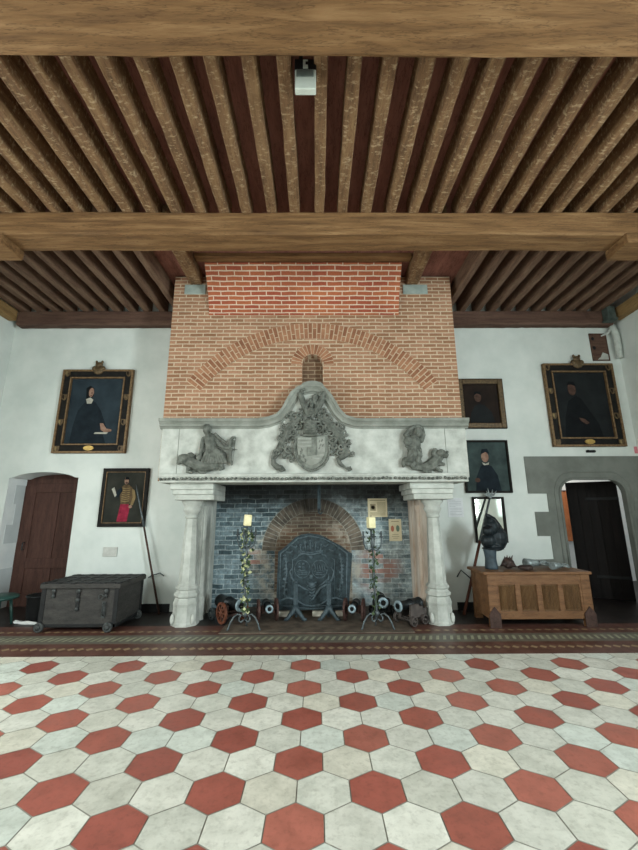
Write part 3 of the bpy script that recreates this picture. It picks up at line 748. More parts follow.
limb(b, cr, [(215,285),(205,320,.03),(190,345,.04),(165,350,.03)], (.085,.075,.055,.035)); limb(b, cr, [(235,290),(245,325,.03),(240,350,.03)], (.075,.06,.04))
for k in range(6): b.ell(cr(160+18*k, 355+(k%2)*12, LY-.05), (.05,.05,.055), 'stone_relief', None, 8)
limb(b, cr, [(155,350),(148,375),(150,388)], (.035,.03,.026)); limb(b, cr, [(205,380),(215,402),(232,405)], (.045,.035,.026))
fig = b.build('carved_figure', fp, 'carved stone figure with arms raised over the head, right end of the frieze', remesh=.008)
b = MB()
limb(b, cr, [(240,395),(285,400),(325,385),(355,355),(375,325)], (.05,.075,.085,.085,.075), LY-.03)
b.ell(cr(390,308,LY-.07), (.07,.065,.06), 'stone_relief'); b.ell(cr(418,318,LY-.08), (.045,.045,.035), 'stone_relief'); b.ell(cr(418,332,LY-.07), (.035,.04,.015), 'stone_relief')
for q in range(8): b.ell(cr(345+6*math.cos(q)+q, 290+7*q, LY-.05), (.04,.04,.035), 'stone_relief', None, 8)
b.ell(cr(345,288,LY-.06), (.02,.02,.035), 'stone_relief'); b.ell(cr(430,300,LY-.06), (.02,.02,.02), 'stone_relief')
limb(b, cr, [(360,370),(385,375,.02),(405,378,.02)], (.04,.03,.026)); limb(b, cr, [(355,395),(375,415),(392,420)], (.04,.03,.026)); limb(b, cr, [(285,415),(300,428),(320,428)], (.04,.03,.024))
b.build('carved_lion', fig, remesh=.008)

# ---- columns and jambs
def column(X, sg, m2):
    Yc = 5.82
    c = thing_part = bpy.data.objects.new('column', None); COL.objects.link(c); c.parent = fp
    c.location = (X - fp.location.x, Yc - fp.location.y, 0)
    b = MB()
    oc = PI/8
    b.lathe([(.19,.0),(.19,.03),(.178,.05),(.17,.24),(.178,.28),(.168,.31),(.155,.345),(.148,.355)], (X, Yc, 0), 'stone', 8, 'z', False, oc)
    for a in (-1, 1): b.ell((X+a*.14, Yc-.125, .09), (.03,.03,.07), 'stone')
    b.build('plinth', c)
    b = MB(); b.lathe([(.145,.35),(.172,.375),(.172,.41),(.145,.43),(.14,.45),(.158,.47),(.158,.495),(.14,.51),(.125,.53)], (X, Yc, 0), 'stone', 8, 'z', False, oc); b.build('base_moulding', c)
    b = MB(); b.lathe([(.125,.52),(.118,.7),(.108,1.0),(.092,1.3),(.082,1.43)], (X, Yc, 0), 'stone', 8, 'z', False, oc); b.build('shaft', c)
    b = MB(); b.lathe([(.086,1.42),(.10,1.435),(.10,1.45),(.09,1.46),(.10,1.49),(.128,1.53),(.132,1.555),(.118,1.57),(.122,1.60),(.16,1.65),(.165,1.685)], (X, Yc, 0), 'stone', 12, 'z', True); b.build('capital', c)
    b = MB()
    x0, x1 = (X-.26, X+.36) if sg < 0 else (X-.38, X+.25)
    b.box(x0+.06, x1, Yc-.22, 6.3, 1.68, 1.76, 'stone', .012); b.box(x0+.03, x1, Yc-.25, 6.3, 1.755, 1.83, 'stone', .015); b.box(x0, x1, Yc-.28, 6.3, 1.825, 1.918, 'stone', .012)
    b.build('impost_block', c)
    j = bpy.data.objects.new('jamb', None); COL.objects.link(j); j.parent = fp; j.location = (0, 0, 0)
    b = MB()
    xi = -1.73 if sg < 0 else 1.58           # inner face of the firebox
    xo = X - sg*.02
    a0, a1 = sorted((X+sg*.11, xi - sg*.02)); b.box(a0, a1, 5.95, 6.74, 0, 1.95, m2, .01)
    b.build('pier', j)
    b = MB(); xs = xi - sg*.01
    b.lathe([(.075,0),(.075,.28),(.06,.32),(.055,.36),(.05,.5),(.045,1.5),(.06,1.55),(.065,1.6)], (xs, 6.05, 0), m2, 8, 'z', False)
    b.build('colonnette', j)
    b = MB(); b.lathe([(.07,0),(.07,.28),(.05,.34),(.045,1.6)], (xs+sg*.02, 6.45, 0), m2, 8, 'z', False); b.build('colonnette', j)
column(-1.83, -1, 'stone'); column(1.71, 1, 'stone_warm_lit')
# firebox
b = MB(); b.box(-1.74, 1.60, 6.75, 6.85, 0, 4.9, 'brick_fire'); b.build('firebox_back', fp, 'blue grey painted brick back of the firebox')
for x0, x1 in ((-1.80, -1.741), (1.601, 1.66)): b = MB(); b.box(x0, x1, 6.0, 6.85, 0, 2.4, 'brick_fire'); b.build('firebox_cheek', fp)
b = MB(); az, ri, ro = .88, .64, .85
b.prism([(fx-ri, .0), (fx+ri, .0)] + [(fx + ri*math.cos(a*PI/20), az + ri*math.sin(a*PI/20)) for a in range(21)], 6.742, 6.76, 'brick_brown')
b.build('arch_infill', fp, 'brown brick filling behind the fireback')
b = vring(fx, az, ri, ro, PI*1.0, 0, 34, 6.75, .012, ['fvouss'], .2, False, 3)
mring(b, fx, az, ri-.01, ro+.01, PI, 0, 6.745, 'fmortar')
b.build('firebox_arch', fp, 'sooty brick arch behind the fireback')
b = MB()
p = at(319, 486, 6.4); q = at(319.5, 513, 6.4)
b.box(p.x-.026, p.x+.026, p.y, p.y+.012, q.z+.05, 2.6, 'iron', .003)
b.tube([(p.x, p.y, q.z+.06), (p.x-.01, p.y-.01, q.z+.01), (p.x+.02, p.y-.03, q.z-.02), (p.x+.05, p.y-.03, q.z+.01)], .012, 'iron', 6)
single(b, 'chimney_hook', 'iron pot hanger hanging in the dark throat of the fireplace', 'hook', (p.x, p.y, q.z))
# ================================================================== THINGS IN THE FIREPLACE
FBY = 6.20
def fb(x, y, Y=FBY-.03): return at(260 + x/5.8, 520 + y/5.8, Y)       # crop 260..370 x 520..640 drawn at 5.8
t = thing('fireback', 'tall cast iron fireback with arched top, crown and two shields in relief', 'fireback', (fx, FBY, .09))
b = MB(); out = [fb(*p) for p in ((92,525),(105,185),(135,165),(175,130),(205,100),(240,85),(290,78),(340,85),(380,100),(420,125),(470,150),(515,185),(535,195),(515,525))]
o_ = [(p.x, p.z) for p in out]; o_[0] = (o_[0][0], .09); o_[-1] = (o_[-1][0], .09)
b.prism(o_, FBY-.03, FBY+.03, 'iron'); b.build('plate', t)
b = MB()
def rl(pl, r, Y=FBY-.034, n=6): b.tube([fb(x, y, Y) for x, y in pl], r, 'iron_relief', n)
rl([(112,498),(120,195),(150,172),(190,135),(220,108),(290,92),(370,108),(430,140),(505,195),(500,498),(112,498)], .012)
rl([(185,470),(190,230),(210,222)], .01); rl([(430,470),(432,230),(415,222)], .01)
b.build('border', t)
b = MB()                                    # crown
rl([(222,190),(290,202),(365,188)], .018); rl([(222,180),(290,190),(365,178)], .01)
for x, y in ((235,150),(262,135),(292,125),(322,135),(352,148)):
    rl([(292+(x-292)*.9,188),(x,y+18),(x,y)], [.012,.012,.009]); p = fb(x, y-4); b.ell(p, (.02,.016,.02), 'iron_relief', None, 8)
for x, y in ((250,160),(278,152),(306,152),(336,160)): b.ell(fb(x, y), (.014,.014,.014), 'iron_relief', None, 6)
rl([(205,232),(225,205),(255,196)], [.008,.016,.01]); rl([(395,232),(378,205),(350,196)], [.008,.016,.01])
b.build('crown', t)
for cx, mats in ((245, 0), (345, 1)):
    b = MB(); ov = arc(0, 0, 1, 1, 0, 360, 20)
    rl([(cx+45*x, 285+52*y) for x, y in ov], .007)
    for k in range(5):
        if mats: rl([(cx-28+14*k, 255+3*k), (cx-22+14*k, 300)], .008)
        else: b.ell(fb(cx-15+22*(k % 2), 255+18*(k//2)), (.022,.014,.016), 'iron_relief', None, 8)
    for k in range(3): rl([(cx-30, 300+10*k), (cx, 294+10*k), (cx+30, 298+10*k)], .007)
    b.build('shield', t)
b = MB()                                    # side trophies, ribbon, base swags
for sx in (148, 468):
    for k in range(13):
        b.ell(fb(sx+random.uniform(-10, 10), 205+k*20), (random.uniform(.018,.034), .016, random.uniform(.018,.034)), 'iron_relief', None, 8)
    rl([(sx, 200), (sx+8, 300), (sx-6, 400), (sx, 450)], .012)
rl([(190,275),(172,300),(185,340),(215,375),(250,395),(285,410)], [.008,.014,.016,.016,.014,.01])
rl([(410,275),(430,300),(418,345),(385,375),(355,390),(335,415),(310,455),(290,475)], [.01,.016,.02,.02,.02,.02,.018,.01])
rl([(400,310),(395,345),(365,368),(340,385)], [.008,.014,.014,.01])
for k in range(6): rl([(292-20*(1-k/6), 362+k*18), (300, 372+k*18), (308+20*(1-k/6), 360+k*18)], .012)
b.ell(fb(300, 375), (.045,.02,.04), 'iron_relief'); b.ell(fb(296, 330), (.03,.02,.035), 'iron_relief'); b.ell(fb(294, 215), (.028,.018,.03), 'iron_relief')
rl([(115,470),(160,450),(205,462),(250,490),(300,500),(350,490),(395,462),(440,450),(495,470)], [.01,.018,.016,.012,.016,.012,.016,.018,.01])
rl([(140,500),(220,508),(300,515),(400,508),(480,500)], .01)
rl([(180,148),(205,160),(215,150)], .014); rl([(400,138),(380,155),(368,146)], .014); rl([(440,165),(425,180),(400,170)], .012); rl([(150,185),(175,190),(190,178)], .012)
b.build('relief_ornament', t)
for k, (x, l) in enumerate(((-.50, 'pale brick under the left end of the fireback'), (.02, 'pale brick under the middle of the fireback'), (.36, 'pale brick under the right end of the fireback'))):
    b = MB(); b.box(x-.09, x+.09, 6.12, 6.28, .012, .082, 'palebrick', .008, None)
    single(b, 'brick', l, 'brick', (x, 6.20, .012), 'bricks carrying the fireback')

def andiron(px_, label):
    p = at(px_, 617, 5.95); X = p.x
    t = thing('andiron', label, 'andiron', (X, 5.95, .012))
    b = MB(); b.box(X-.032, X+.032, 5.93, 5.97, .16, .50, 'iron_andiron', .006); b.ell((X, 5.95, .515), (.036,.03,.03), 'iron_andiron'); b.build('post', t)
    for s_ in (-1, 1):
        b = MB(); b.tube([(X, 5.95, .2), (X+s_*.03, 5.94, .13), (X+s_*.075, 5.92, .085), (X+s_*.12, 5.9, .03), (X+s_*.16, 5.89, .028)], [.036,.036,.03,.027,.016], 'iron_andiron', 8); b.build('foot', t)
    b = MB(); b.box(X-.02, X+.02, 5.96, 6.13, .17, .205, 'iron', .004); b.box(X-.02, X+.02, 6.09, 6.13, .012, .18, 'iron', .004); b.build('log_bar', t)
andiron(295.5, 'iron andiron in front of the left half of the fireback')
andiron(329, 'iron andiron in front of the right half of the fireback')

# ---- candle stands with ivy
def candle_stand(X, Y, label, pale, H=1.30, seed=3, tilt=.0):
    rnd = random.Random(seed)
    t = thing('candle_stand', label, 'candle stand', (X, Y, .002))
    b = MB(); st = [(X + tilt*z + .006*math.sin(z*9), Y, z) for z in [.16 + .05*i for i in range(int((H-.16)/.05)+1)]]
    b.tube(st, .014, 'iron_grey', 8); b.ell((X, Y, .2), (.035,.035,.04), 'iron_grey'); b.ell((X+tilt*.6, Y, .62), (.025,.025,.03), 'iron_grey'); b.build('stem', t)
    for a in (-160, -20, 90):
        ca_, sa_ = math.cos(math.radians(a)), math.sin(math.radians(a)); b = MB()
        prof = [(.0,.17),(.05,.165),(.08,.13),(.05,.105),(.02,.125),(.02,.165),(.06,.2),(.12,.195),(.17,.14),(.205,.07),(.225,.012)]
        pr2 = [(.015,.13),(.05,.10),(.075,.12),(.075,.155),(.05,.185),(.1,.2),(.15,.165),(.19,.1),(.215,.03),(.23,.012)]
        b.tube([(X+r*ca_, Y+r*sa_*.7, z+.003) for r, z in pr2], .012, 'iron_grey', 8); b.build('leg', t)
    for a in (-170, -10, 70, -100):
        ca_, sa_ = math.cos(math.radians(a)), math.sin(math.radians(a)); b = MB(); zt = H-.27
        b.tube([(X+tilt*zt+r*ca_, Y+r*sa_, zt+z) for r, z in ((0,0),(.05,-.02),(.1,.01),(.12,.07),(.125,.15))], .009, 'iron_grey', 6)
        b.lathe([(.028,.15),(.03,.165),(.012,.17),(.012,.23),(.006,.235)], (X+tilt*zt+.125*ca_, Y+.125*sa_, zt), 'iron_grey', 8); b.build('candle_arm', t)
    b = MB(); xt = X + tilt*H
    b.lathe([(.055,H-.01),(.06,H),(.02,H+.005)], (xt, Y, 0), 'iron_grey', 10)
    b.build('drip_pan', t)
    b = MB(); n = Matrix.Translation((xt, Y, H+.005)) @ Matrix.Rotation(.08 if pale else 0, 4, 'Y') @ Matrix.Rotation(.3, 4, 'Z')
    b.box(-.05, .05, -.05, .05, 0, .15, 'candle', .012, n); b.tube([n @ Vector((0,0,.148)), n @ Vector((.004,0,.172))], .004, 'black', 6); b.build('candle', t)
    b = MB()
    zz = [.16 + i*(H-.2)/80 for i in range(81)]
    b.tube([(X+tilt*z+.026*math.cos(z*14), Y+.026*math.sin(z*14), z) for z in zz], .005, 'leaf', 5)
    for i in range(150 if pale else 75):
        z = rnd.uniform(.2, H) ; a = rnd.uniform(0, 2*PI); dense = .03 + (.09 if z > H-.36 else .035)*rnd.random()
        cc = Vector((X+tilt*z+dense*math.cos(a), Y+dense*math.sin(a), z)); s_ = rnd.uniform(.018, .034)
        rt = Matrix.Rotation(rnd.uniform(0, 6), 3, 'Z') @ Matrix.Rotation(rnd.uniform(.4, 1.5), 3, 'X')
        pts = [Vector(q)*s_ for q in ((0,-.9,0),(.55,-.5,.1),(1,.1,0),(.45,.3,.08),(0,1.2,-.1),(-.45,.3,.08),(-1,.1,0),(-.55,-.5,.1))]
        b._f([b.bm.verts.new(cc + rt @ q) for q in pts], 'leafpale' if rnd.random() < (.5 if pale else .06) else 'leaf')
    o = b.build('ivy_garland', t, 'pale variegated ivy' if pale else 'dark green ivy'); o['kind'] = 'stuff'
candle_stand(-.95, 5.50, 'wrought iron candle stand wound with pale ivy, left of the fireback', True, 1.32, 3, -.01)
candle_stand(.79, 5.50, 'wrought iron candle stand wound with dark ivy, right of the fireback', False, 1.28, 8, -.03)

# ---- cannons: built along local +x (muzzle), then turned
def wheel(t, x, y, r, m, th=.03, spokes=8, name='wheel'):
    b = MB(); n = 20
    ring = []
    for j in range(n):
        a = 2*PI*j/n; ring.append([b.bm.verts.new((x+rr*math.cos(a), yy, r+rr*math.sin(a))) for rr, yy in ((r, y-th/2), (r, y+th/2), (r*.78, y+th/2), (r*.78, y-th/2))])
    for j in range(n):
        for q in range(4): b._f([ring[j][q], ring[(j+1) % n][q], ring[(j+1) % n][(q+1) % 4], ring[j][(q+1) % 4]], m)
    for k in range(spokes):
        a = 2*PI*k/spokes; b.tube([(x, y, r), (x+r*.82*math.cos(a), y, r+r*.82*math.sin(a))], r*.075, m, 6)
    b.lathe([(r*.2, y-th*.8), (r*.24, y), (r*.2, y+th*.8)], (x, 0, r), m, 10, 'y')
    return b.build(name, t)
def cannon(label, L, rb, h, wr, wm, wheels, cm, ring='muzzle', elev=0.0, cheeks=True, big=None):
    t = thing('cannon', label, 'cannon', (0, 0, 0))
    E4 = Matrix.Translation((0, 0, h)) @ Matrix.Rotation(-elev, 4, 'Y')
    b = MB(); b.lathe([(.003,-.55*L-.10*L),(rb*.3,-.6*L),(rb*.2,-.56*L),(rb*.9,-.54*L),(rb*1.08,-.52*L),(rb*1.08,-.48*L),(rb,-.46*L),(rb*.95,-.1*L),(rb*1.0,-.09*L),(rb*1.0,-.06*L),(rb*.86,-.05*L),(rb*.74,.36*L),(rb*.8,.38*L),(rb*.92,.44*L)], (0, 0, 0), 'gun', 18, 'x'); b.xf(E4); br = b.build('barrel', t)
    b = MB()
    pr = [(rb*.92,.435*L),(rb*1.0,.455*L),(rb*.96,.5*L),(rb*.50,.502*L),(rb*.48,.46*L)]
    b.lathe(pr, (0, 0, 0), ring, 18, 'x'); b.lathe([(rb*.49,.40*L),(rb*.49,.5035*L)], (0,0,0), 'bore', 14, 'x'); b.xf(E4); b.build('muzzle_ring', br)
    for s_ in (-1, 1):
        b = MB(); b.lathe([(rb*.22, s_*rb*.7), (rb*.22, s_*rb*1.5)], (0, 0, 0), 'gun', 10, 'y'); b.xf(E4); b.build('trunnion', br)
    for s_ in (-1, 1):
        y = s_*rb*1.3; b = MB(); z0 = wr*.9
        if big == 'naval':
            b.prism([(-.55*L, wr*.8), (-.55*L, h-rb*.6), (-.38*L, h-rb*.6), (-.38*L, h-.15*rb), (-.2*L, h-.15*rb), (-.2*L, h+rb*.25), (.16*L, h+rb*.25), (.2*L, wr*.8), (.08*L, wr*.8), (.02*L, wr*1.5), (-.3*L, wr*1.5), (-.36*L, wr*.8)], y-.018, y+.018, cm)
        else:
            b.prism([(-.75*L, .015), (-.68*L, .015), (-.1*L, wr*.75), (.2*L, wr*.8), (.2*L, h), (.05*L, h+rb*.3), (-.1*L, h), (-.25*L, h-rb*.8)], y-.016, y+.016, cm)
        b.build('cheek', t)
    b = MB()
    for q, (wx, ww) in enumerate(wheels):
        b.tube([(wx, -rb*2.1, ww), (wx, rb*2.1, ww)], .016, cm, 8)
    b.box(-.15*L, .08*L, -rb*1.3, rb*1.3, wr*.8, wr*.8+.035, cm, .004); b.build('axle', t)
    for q, (wx, ww) in enumerate(wheels):
        for s_ in (-1, 1): wheel(t, wx, s_*(rb*1.3+.055), ww, wm if isinstance(wm, str) else wm[q], .028 if big != 'naval' else .04, 8 if big != 'naval' else 4)
    return t
def place(t, x, y, deg): t.location = (x, y, .014 if abs(x) < 1.3 else .003); t.rotation_euler = (0, 0, math.radians(deg)); return t
place(cannon('black cannon on spoked wheels beside the left column, bright muzzle turned right', .62, .085, .235, .085, ['rust', 'iron_grey'], [(.06, .14), (-.24, .08)], 'carriage', elev=.05), -1.225, 5.90, -50)
place(cannon('small black cannon on big spoked wheels left of the fireback', .44, .055, .20, .15, 'rustdk', [(0, .15)], 'carriage', elev=.02), -.70, 5.88, -76)
place(cannon('small rusty cannon on big spoked wheels right of the fireback', .44, .055, .20, .15, 'rustdk', [(0, .15)], 'carriage', elev=.02), .525, 5.86, -104)
place(cannon('stubby dark cannon just right of the right candle stand, facing the viewer', .40, .075, .215, .06, 'black', [(.08, .06), (-.14, .06)], 'black', elev=.03, big='naval'), .955, 6.12, -92)
place(cannon('black cannon on a grey four wheeled carriage beside the right column', .42, .076, .235, .06, 'carr_grey', [(.07, .06), (-.14, .06)], 'carr_grey', elev=.02, big='naval'), 1.265, 5.75, -146)

# ---- notices
def notice(name, label, c, Y, m, inks, frame=None, th=.012, cat='notice'):
    P = [at(x, y, Y) for x, y in c]; x0 = min(P[0].x, P[2].x); x1 = max(P[0].x, P[2].x); z0 = P[2].z; z1 = P[0].z
    t = thing(name, label, cat, ((x0+x1)/2, Y, z0))
    b = MB(); b.box(x0, x1, Y-th, Y, z0, z1, m, .002); b.build('sheet', t)
    b = MB()
    for (u0, v0, u1, v1, mm, kind) in inks:
        X0, X1, Z0, Z1 = x0+(x1-x0)*u0, x0+(x1-x0)*u1, z1-(z1-z0)*v1, z1-(z1-z0)*v0
        if kind == 'oval': b.prism([(x, z) for x, z in arc((X0+X1)/2, (Z0+Z1)/2, (X1-X0)/2, (Z1-Z0)/2, 0, 345, 16)], Y-th-.0012, Y-th+.001, mm)
        else: b.box(X0, X1, Y-th-.0012, Y-th+.001, Z0, Z1, mm)
    b.build('printing', t)
    return t
lines = [(.08+.42*(r % 1), .1, .9, .13, 'ink', 'r') for r in range(1)]
ink1 = [(.1,.08,.9,.12,'ink','r'), (.12,.3,.4,.66,'ink','r'), (.17,.38,.35,.58,'bronze','oval')] + [(.48,.2+.06*k,.92,.225+.06*k,'ink','r') for k in range(9)] + [(.1,.76+.06*k,.9,.785+.06*k,'ink','r') for k in range(3)]
notice('framed_notice', 'wide cream notice on the firebox wall right of the fireback', [(367.5,498.5), (0, 0), (387.5,517)], 6.748, 'paper', ink1)
ink2 = [(.2,.1,.8,.13,'ink','r'), (.14,.3,.40,.58,'inkred','oval'), (.56,.28,.84,.58,'inkgreen','oval'), (.25,.7,.75,.72,'ink','r'), (.2,.78,.8,.80,'ink','r'), (.3,.86,.7,.88,'ink','r')]
notice('framed_notice', 'narrow cream notice with two coloured shields, beneath the wide one', [(388.5,519), (0, 0), (402,541)], 6.748, 'paper', ink2)
ink3 = [(.12,.1+.085*k,.88 if k % 4 else .5,.13+.085*k,'inkw','r') for k in range(10)]
notice('paper_notice', 'pale paper notice on the white wall behind the right column', [(447,498), (0, 0), (464,517)], WY-.001, 'paperwhite', ink3, th=.004)
b = MB(); p0, p1 = at(104, 547, WY), at(117, 556.5, WY); b.box(p0.x, p1.x, WY-.02, WY-.001, p1.z, p0.z, 'plaque', .004)
b.box(p0.x+.03, p1.x-.03, WY-.023, WY-.018, p1.z+.03, p0.z-.03, 'plaque', .002)
single(b, 'wall_plate', 'small grey beige plate on the white wall above the iron-bound chest', 'plate', ((p0.x+p1.x)/2, WY-.01, p1.z))

# ================================================================== PAINTINGS
def painting(label, x0, x1, z0, z1, style, cv, paint, lean=.04):
    t = thing('portrait_painting', label, 'painting', ((x0+x1)/2, WY-.03, z0))
    w, h_ = x1-x0, z1-z0; Y = WY
    def ring(b, a, d, y0, y1, m, bev=.004):       # frame from inset a to inset d
        b.box(x0+a, x0+d, y0, y1, z0+a, z1-a, m, bev); b.box(x1-d, x1-a, y0, y1, z0+a, z1-a, m, bev)
        b.box(x0+d-.001, x1-d+.001, y0, y1, z0+a, z0+d, m, bev); b.box(x0+d-.001, x1-d+.001, y0, y1, z1-d, z1-a, m, bev)
    if style == 'grand':
        b = MB(); ring(b, 0, .035, Y-.07, Y-.005, 'gilt'); b.build('outer_moulding', t, 'worn gilt outer moulding')
        b = MB(); ring(b, .033, .135, Y-.05, Y-.005, 'frame_black'); b.build('frame', t, 'black frame'); ins = .16
        b = MB(); ring(b, .138, .162, Y-.065, Y-.005, 'gilt'); b.build('inner_moulding', t, 'gilt inner moulding')
        for (u, v) in ((.065,.95),(.935,.95),(.065,.66),(.935,.66),(.065,.36),(.935,.36),(.065,.05),(.935,.05)):
            cx, cz_ = x0+w*u, z0+h_*v; b = MB()
            b.prism([(cx-.045, cz_+.05), (cx+.045, cz_+.05), (cx+.045, cz_-.01), (cx+.025, cz_-.045), (cx, cz_-.06), (cx-.025, cz_-.045), (cx-.045, cz_-.01)], Y-.062, Y-.045, 'bronze')
            b.prism([(cx-.03, cz_+.035), (cx+.0, cz_+.035), (cx, cz_-.04), (cx-.03, cz_-.01)], Y-.066, Y-.06, random.choice(('ptgold', 'cv_brown', 'bronze'))); b.build('heraldic_shield', t)
        cx = x0+w*.5; b = MB()
        b.ell((cx, Y-.06, z1-.01), (.10,.03,.085), 'bronze'); b.ell((cx, Y-.06, z1+.09), (.07,.03,.05), 'bronze')
        for s_ in (-1, 1): b.ell((cx+s_*.075, Y-.06, z1+.02), (.045,.03,.045), 'bronze'); b.ell((cx+s_*.05, Y-.06, z1+.14), (.022,.02,.03), 'bronze')
        b.build('carved_crest', t, remesh=.008)
        b = MB(); b.prism([(cx+.02*0+x, z0+.085+z) for x, z in arc(0, 0, .085, .042, 0, 345, 20)], Y-.068, Y-.045, 'giltbright'); b.build('name_plate', t)
    elif style == 'gilt':
        b = MB(); ring(b, 0, .085, Y-.06, Y-.005, 'bronze', .012); b.build('frame', t); ins = .088
        b = MB(); ring(b, -.012, .004, Y-.045, Y-.005, 'frame_black', .003); b.build('outer_moulding', t)
    else:
        b = MB(); ring(b, 0, .06 if style == 'black' else .035, Y-.05, Y-.005, 'frame_black', .008); b.build('frame', t); ins = .055 if style == 'black' else .03
        if style == 'black': b = MB(); ring(b, .058, .068, Y-.045, Y-.005, 'gilt', .002); b.build('inner_moulding', t); ins = .066
    X0, X1, Z0, Z1 = x0+ins, x1-ins, z0+ins, z1-ins; yc = Y-.022
    b = MB(); b.box(X0-.004, X1+.004, yc, Y-.004, Z0-.004, Z1+.004, cv)
    dpt = [0]
    def P(pl, m):
        dpt[0] += 1; b.prism([(X0+(X1-X0)*u, Z1-(Z1-Z0)*v) for u, v in pl], yc-.0006*dpt[0], yc+.001, m)
    def O(u, v, ru, rv, m, a0=0): P(arc(u, v, ru, rv, a0, a0+345, 18), m)
    paint(P, O); b.build('canvas', t)
    # the picture hangs tipped a little forward
    t.rotation_euler = (lean*0, 0, 0)
    return t
def p_scholar(P, O):
    P([(.10,1),(.12,.75),(.18,.5),(.28,.38),(.38,.32),(.50,.37),(.62,.5),(.70,.64),(.76,.76),(.70,.84),(.78,1)], 'cloth_dk')
    P([(.29,.15),(.36,.11),(.44,.15),(.445,.27),(.40,.32),(.31,.31)], 'cloth_bk'); O(.395,.215,.048,.072,'flesh')
    O(.405,.225,.010,.016,'flesh_dk'); O(.40,.262,.018,.006,'flesh_dk'); P([(.31,.32),(.39,.295),(.45,.33),(.42,.39),(.34,.39)], 'linenwhite')
    P([(.63,.69),(.69,.69),(.76,.77),(.86,.785),(.86,.81),(.74,.83),(.66,.79)], 'flesh'); P([(.56,.825),(.80,.825),(.78,.85),(.54,.85)], 'linenwhite')
def p_cleric(P, O):
    P([(.1,1),(.14,.7),(.24,.45),(.4,.36),(.5,.42),(.62,.6),(.75,.78),(.8,1)], 'cloth_bk')
    O(.34,.26,.075,.10,'flesh_dk'); P([(.25,.2),(.30,.14),(.40,.15),(.43,.22),(.34,.19)], 'cloth_bk'); P([(.4,.7),(.5,.72),(.58,.78),(.52,.80),(.42,.75)], 'flesh_dk')
def p_hussar(P, O):
    P([(.36,.98),(.40,.74),(.42,.62),(.62,.62),(.66,.72),(.62,.98)], 'ptred')
    P([(.42,.64),(.38,.45),(.40,.3),(.48,.25),(.58,.25),(.68,.31),(.74,.46),(.72,.62),(.62,.64)], 'ptcoat')
    for k in range(7): P([(.43,.31+.043*k),(.53,.325+.043*k),(.63,.31+.043*k),(.63,.325+.043*k),(.53,.34+.043*k),(.43,.325+.043*k)], 'ptgold')
    O(.52,.17,.055,.075,'flesh'); P([(.47,.15),(.5,.09),(.56,.1),(.575,.15)], 'cloth_bk'); O(.525,.215,.035,.022,'flesh_dk')
    P([(.68,.33),(.75,.36),(.8,.5),(.74,.66),(.68,.66),(.72,.5)], 'ptgold'); O(.68,.69,.045,.03,'flesh')
    P([(.40,.3),(.44,.36),(.34,.5),(.26,.5),(.24,.44)], 'cloth_dk'); P([(.16,.34),(.22,.3),(.30,.46),(.26,.5)], 'linenwhite')
def p_man(P, O):
    P([(.15,1),(.18,.75),(.32,.55),(.46,.5),(.6,.55),(.78,.72),(.85,1)], 'cv_black'); O(.42,.33,.10,.13,'flesh_dk'); P([(.3,.3),(.34,.19),(.5,.19),(.52,.28),(.4,.24)], 'cloth_bk')
def p_soldier(P, O):
    P([(.2,1),(.24,.72),(.36,.5),(.48,.44),(.62,.5),(.74,.68),(.8,1)], 'cloth_dk'); O(.48,.31,.085,.11,'flesh')
    P([(.38,.26),(.42,.15),(.55,.14),(.6,.25),(.5,.21)], 'cloth_dk'); P([(.40,.42),(.48,.45),(.57,.42),(.55,.47),(.44,.48)], 'linenwhite'); O(.26,.78,.06,.045,'flesh_dk')
painting('big portrait of a man in dark robe with white collar, ornate black frame', -4.465, -3.23, 2.49, 3.98, 'grand', 'cv_blue', p_scholar)
painting('small portrait of a man in braided coat and red breeches, plain black frame', -3.56, -2.79, 1.285, 2.235, 'black', 'cv_olive', p_hussar)
painting('dark portrait in a broad gilt frame, upper of the two right beside the chimney', 2.49, 3.28, 2.91, 3.79, 'gilt', 'cv_brown', p_man)
painting('teal grey portrait in thin dark frame, below the gilt framed one', 2.48, 3.26, 1.805, 2.695, 'thin', 'cv_teal', p_soldier)
painting('big almost black portrait in ornate black and gilt frame above the stone doorway', 4.04, 5.29, 2.575, 4.08, 'grand', 'cv_black', p_cleric)
# mirror
t = thing('wall_mirror', 'narrow mirror in thin dark frame on the wall behind the black armour', 'mirror', (2.835, WY-.02, 1.01))
b = MB(); x0, x1, z0, z1 = 2.575, 3.095, 1.01, 1.74
for q in ((x0, x0+.035, z0, z1), (x1-.035, x1, z0, z1), (x0+.034, x1-.034, z0, z0+.035), (x0+.034, x1-.034, z1-.035, z1)): b.box(q[0], q[1], WY-.045, WY-.004, q[2], q[3], 'frame_black', .005)
b.build('frame', t); b = MB(); b.box(x0+.03, x1-.03, WY-.02, WY-.006, z0+.03, z1-.03, 'mirror'); b.build('glass', t)

# ================================================================== DOORS
# left door in its splayed recess
d = bpy.data.objects.new('door_1', None); COL.objects.link(d); d.location = (-4.55, 6.95, 0); struct(d)
lx0, lx1, ly = -5.16, -3.93, 6.90
b = MB(); top = [(lx1, 2.07)] + arc((lx0+lx1)/2, 2.02, .66, .22, 22, 158, 10) + [(lx0, 2.07)]
b.prism([(lx0, 0), (lx1, 0)] + top, ly+.02, ly+.06, 'doorwood'); b.build('leaf', d)
b = MB()
def rail(x0, x1, z0, z1): b.box(x0, x1, ly, ly+.022, z0, z1, 'doorwood', .006)
rail(lx0, lx0+.22, 0, 1.98); rail(lx1-.2, lx1, 0, 1.98); rail(lx0+.22, lx1-.2, .60, .76); rail(lx0+.22, lx1-.2, 0, .2); rail(lx0+.22, lx1-.2, 1.86, 2.02)
rail(-4.62, -4.50, .2, .60); rail(-4.60, -4.52, .76, 1.86)
b.build('rails', d)
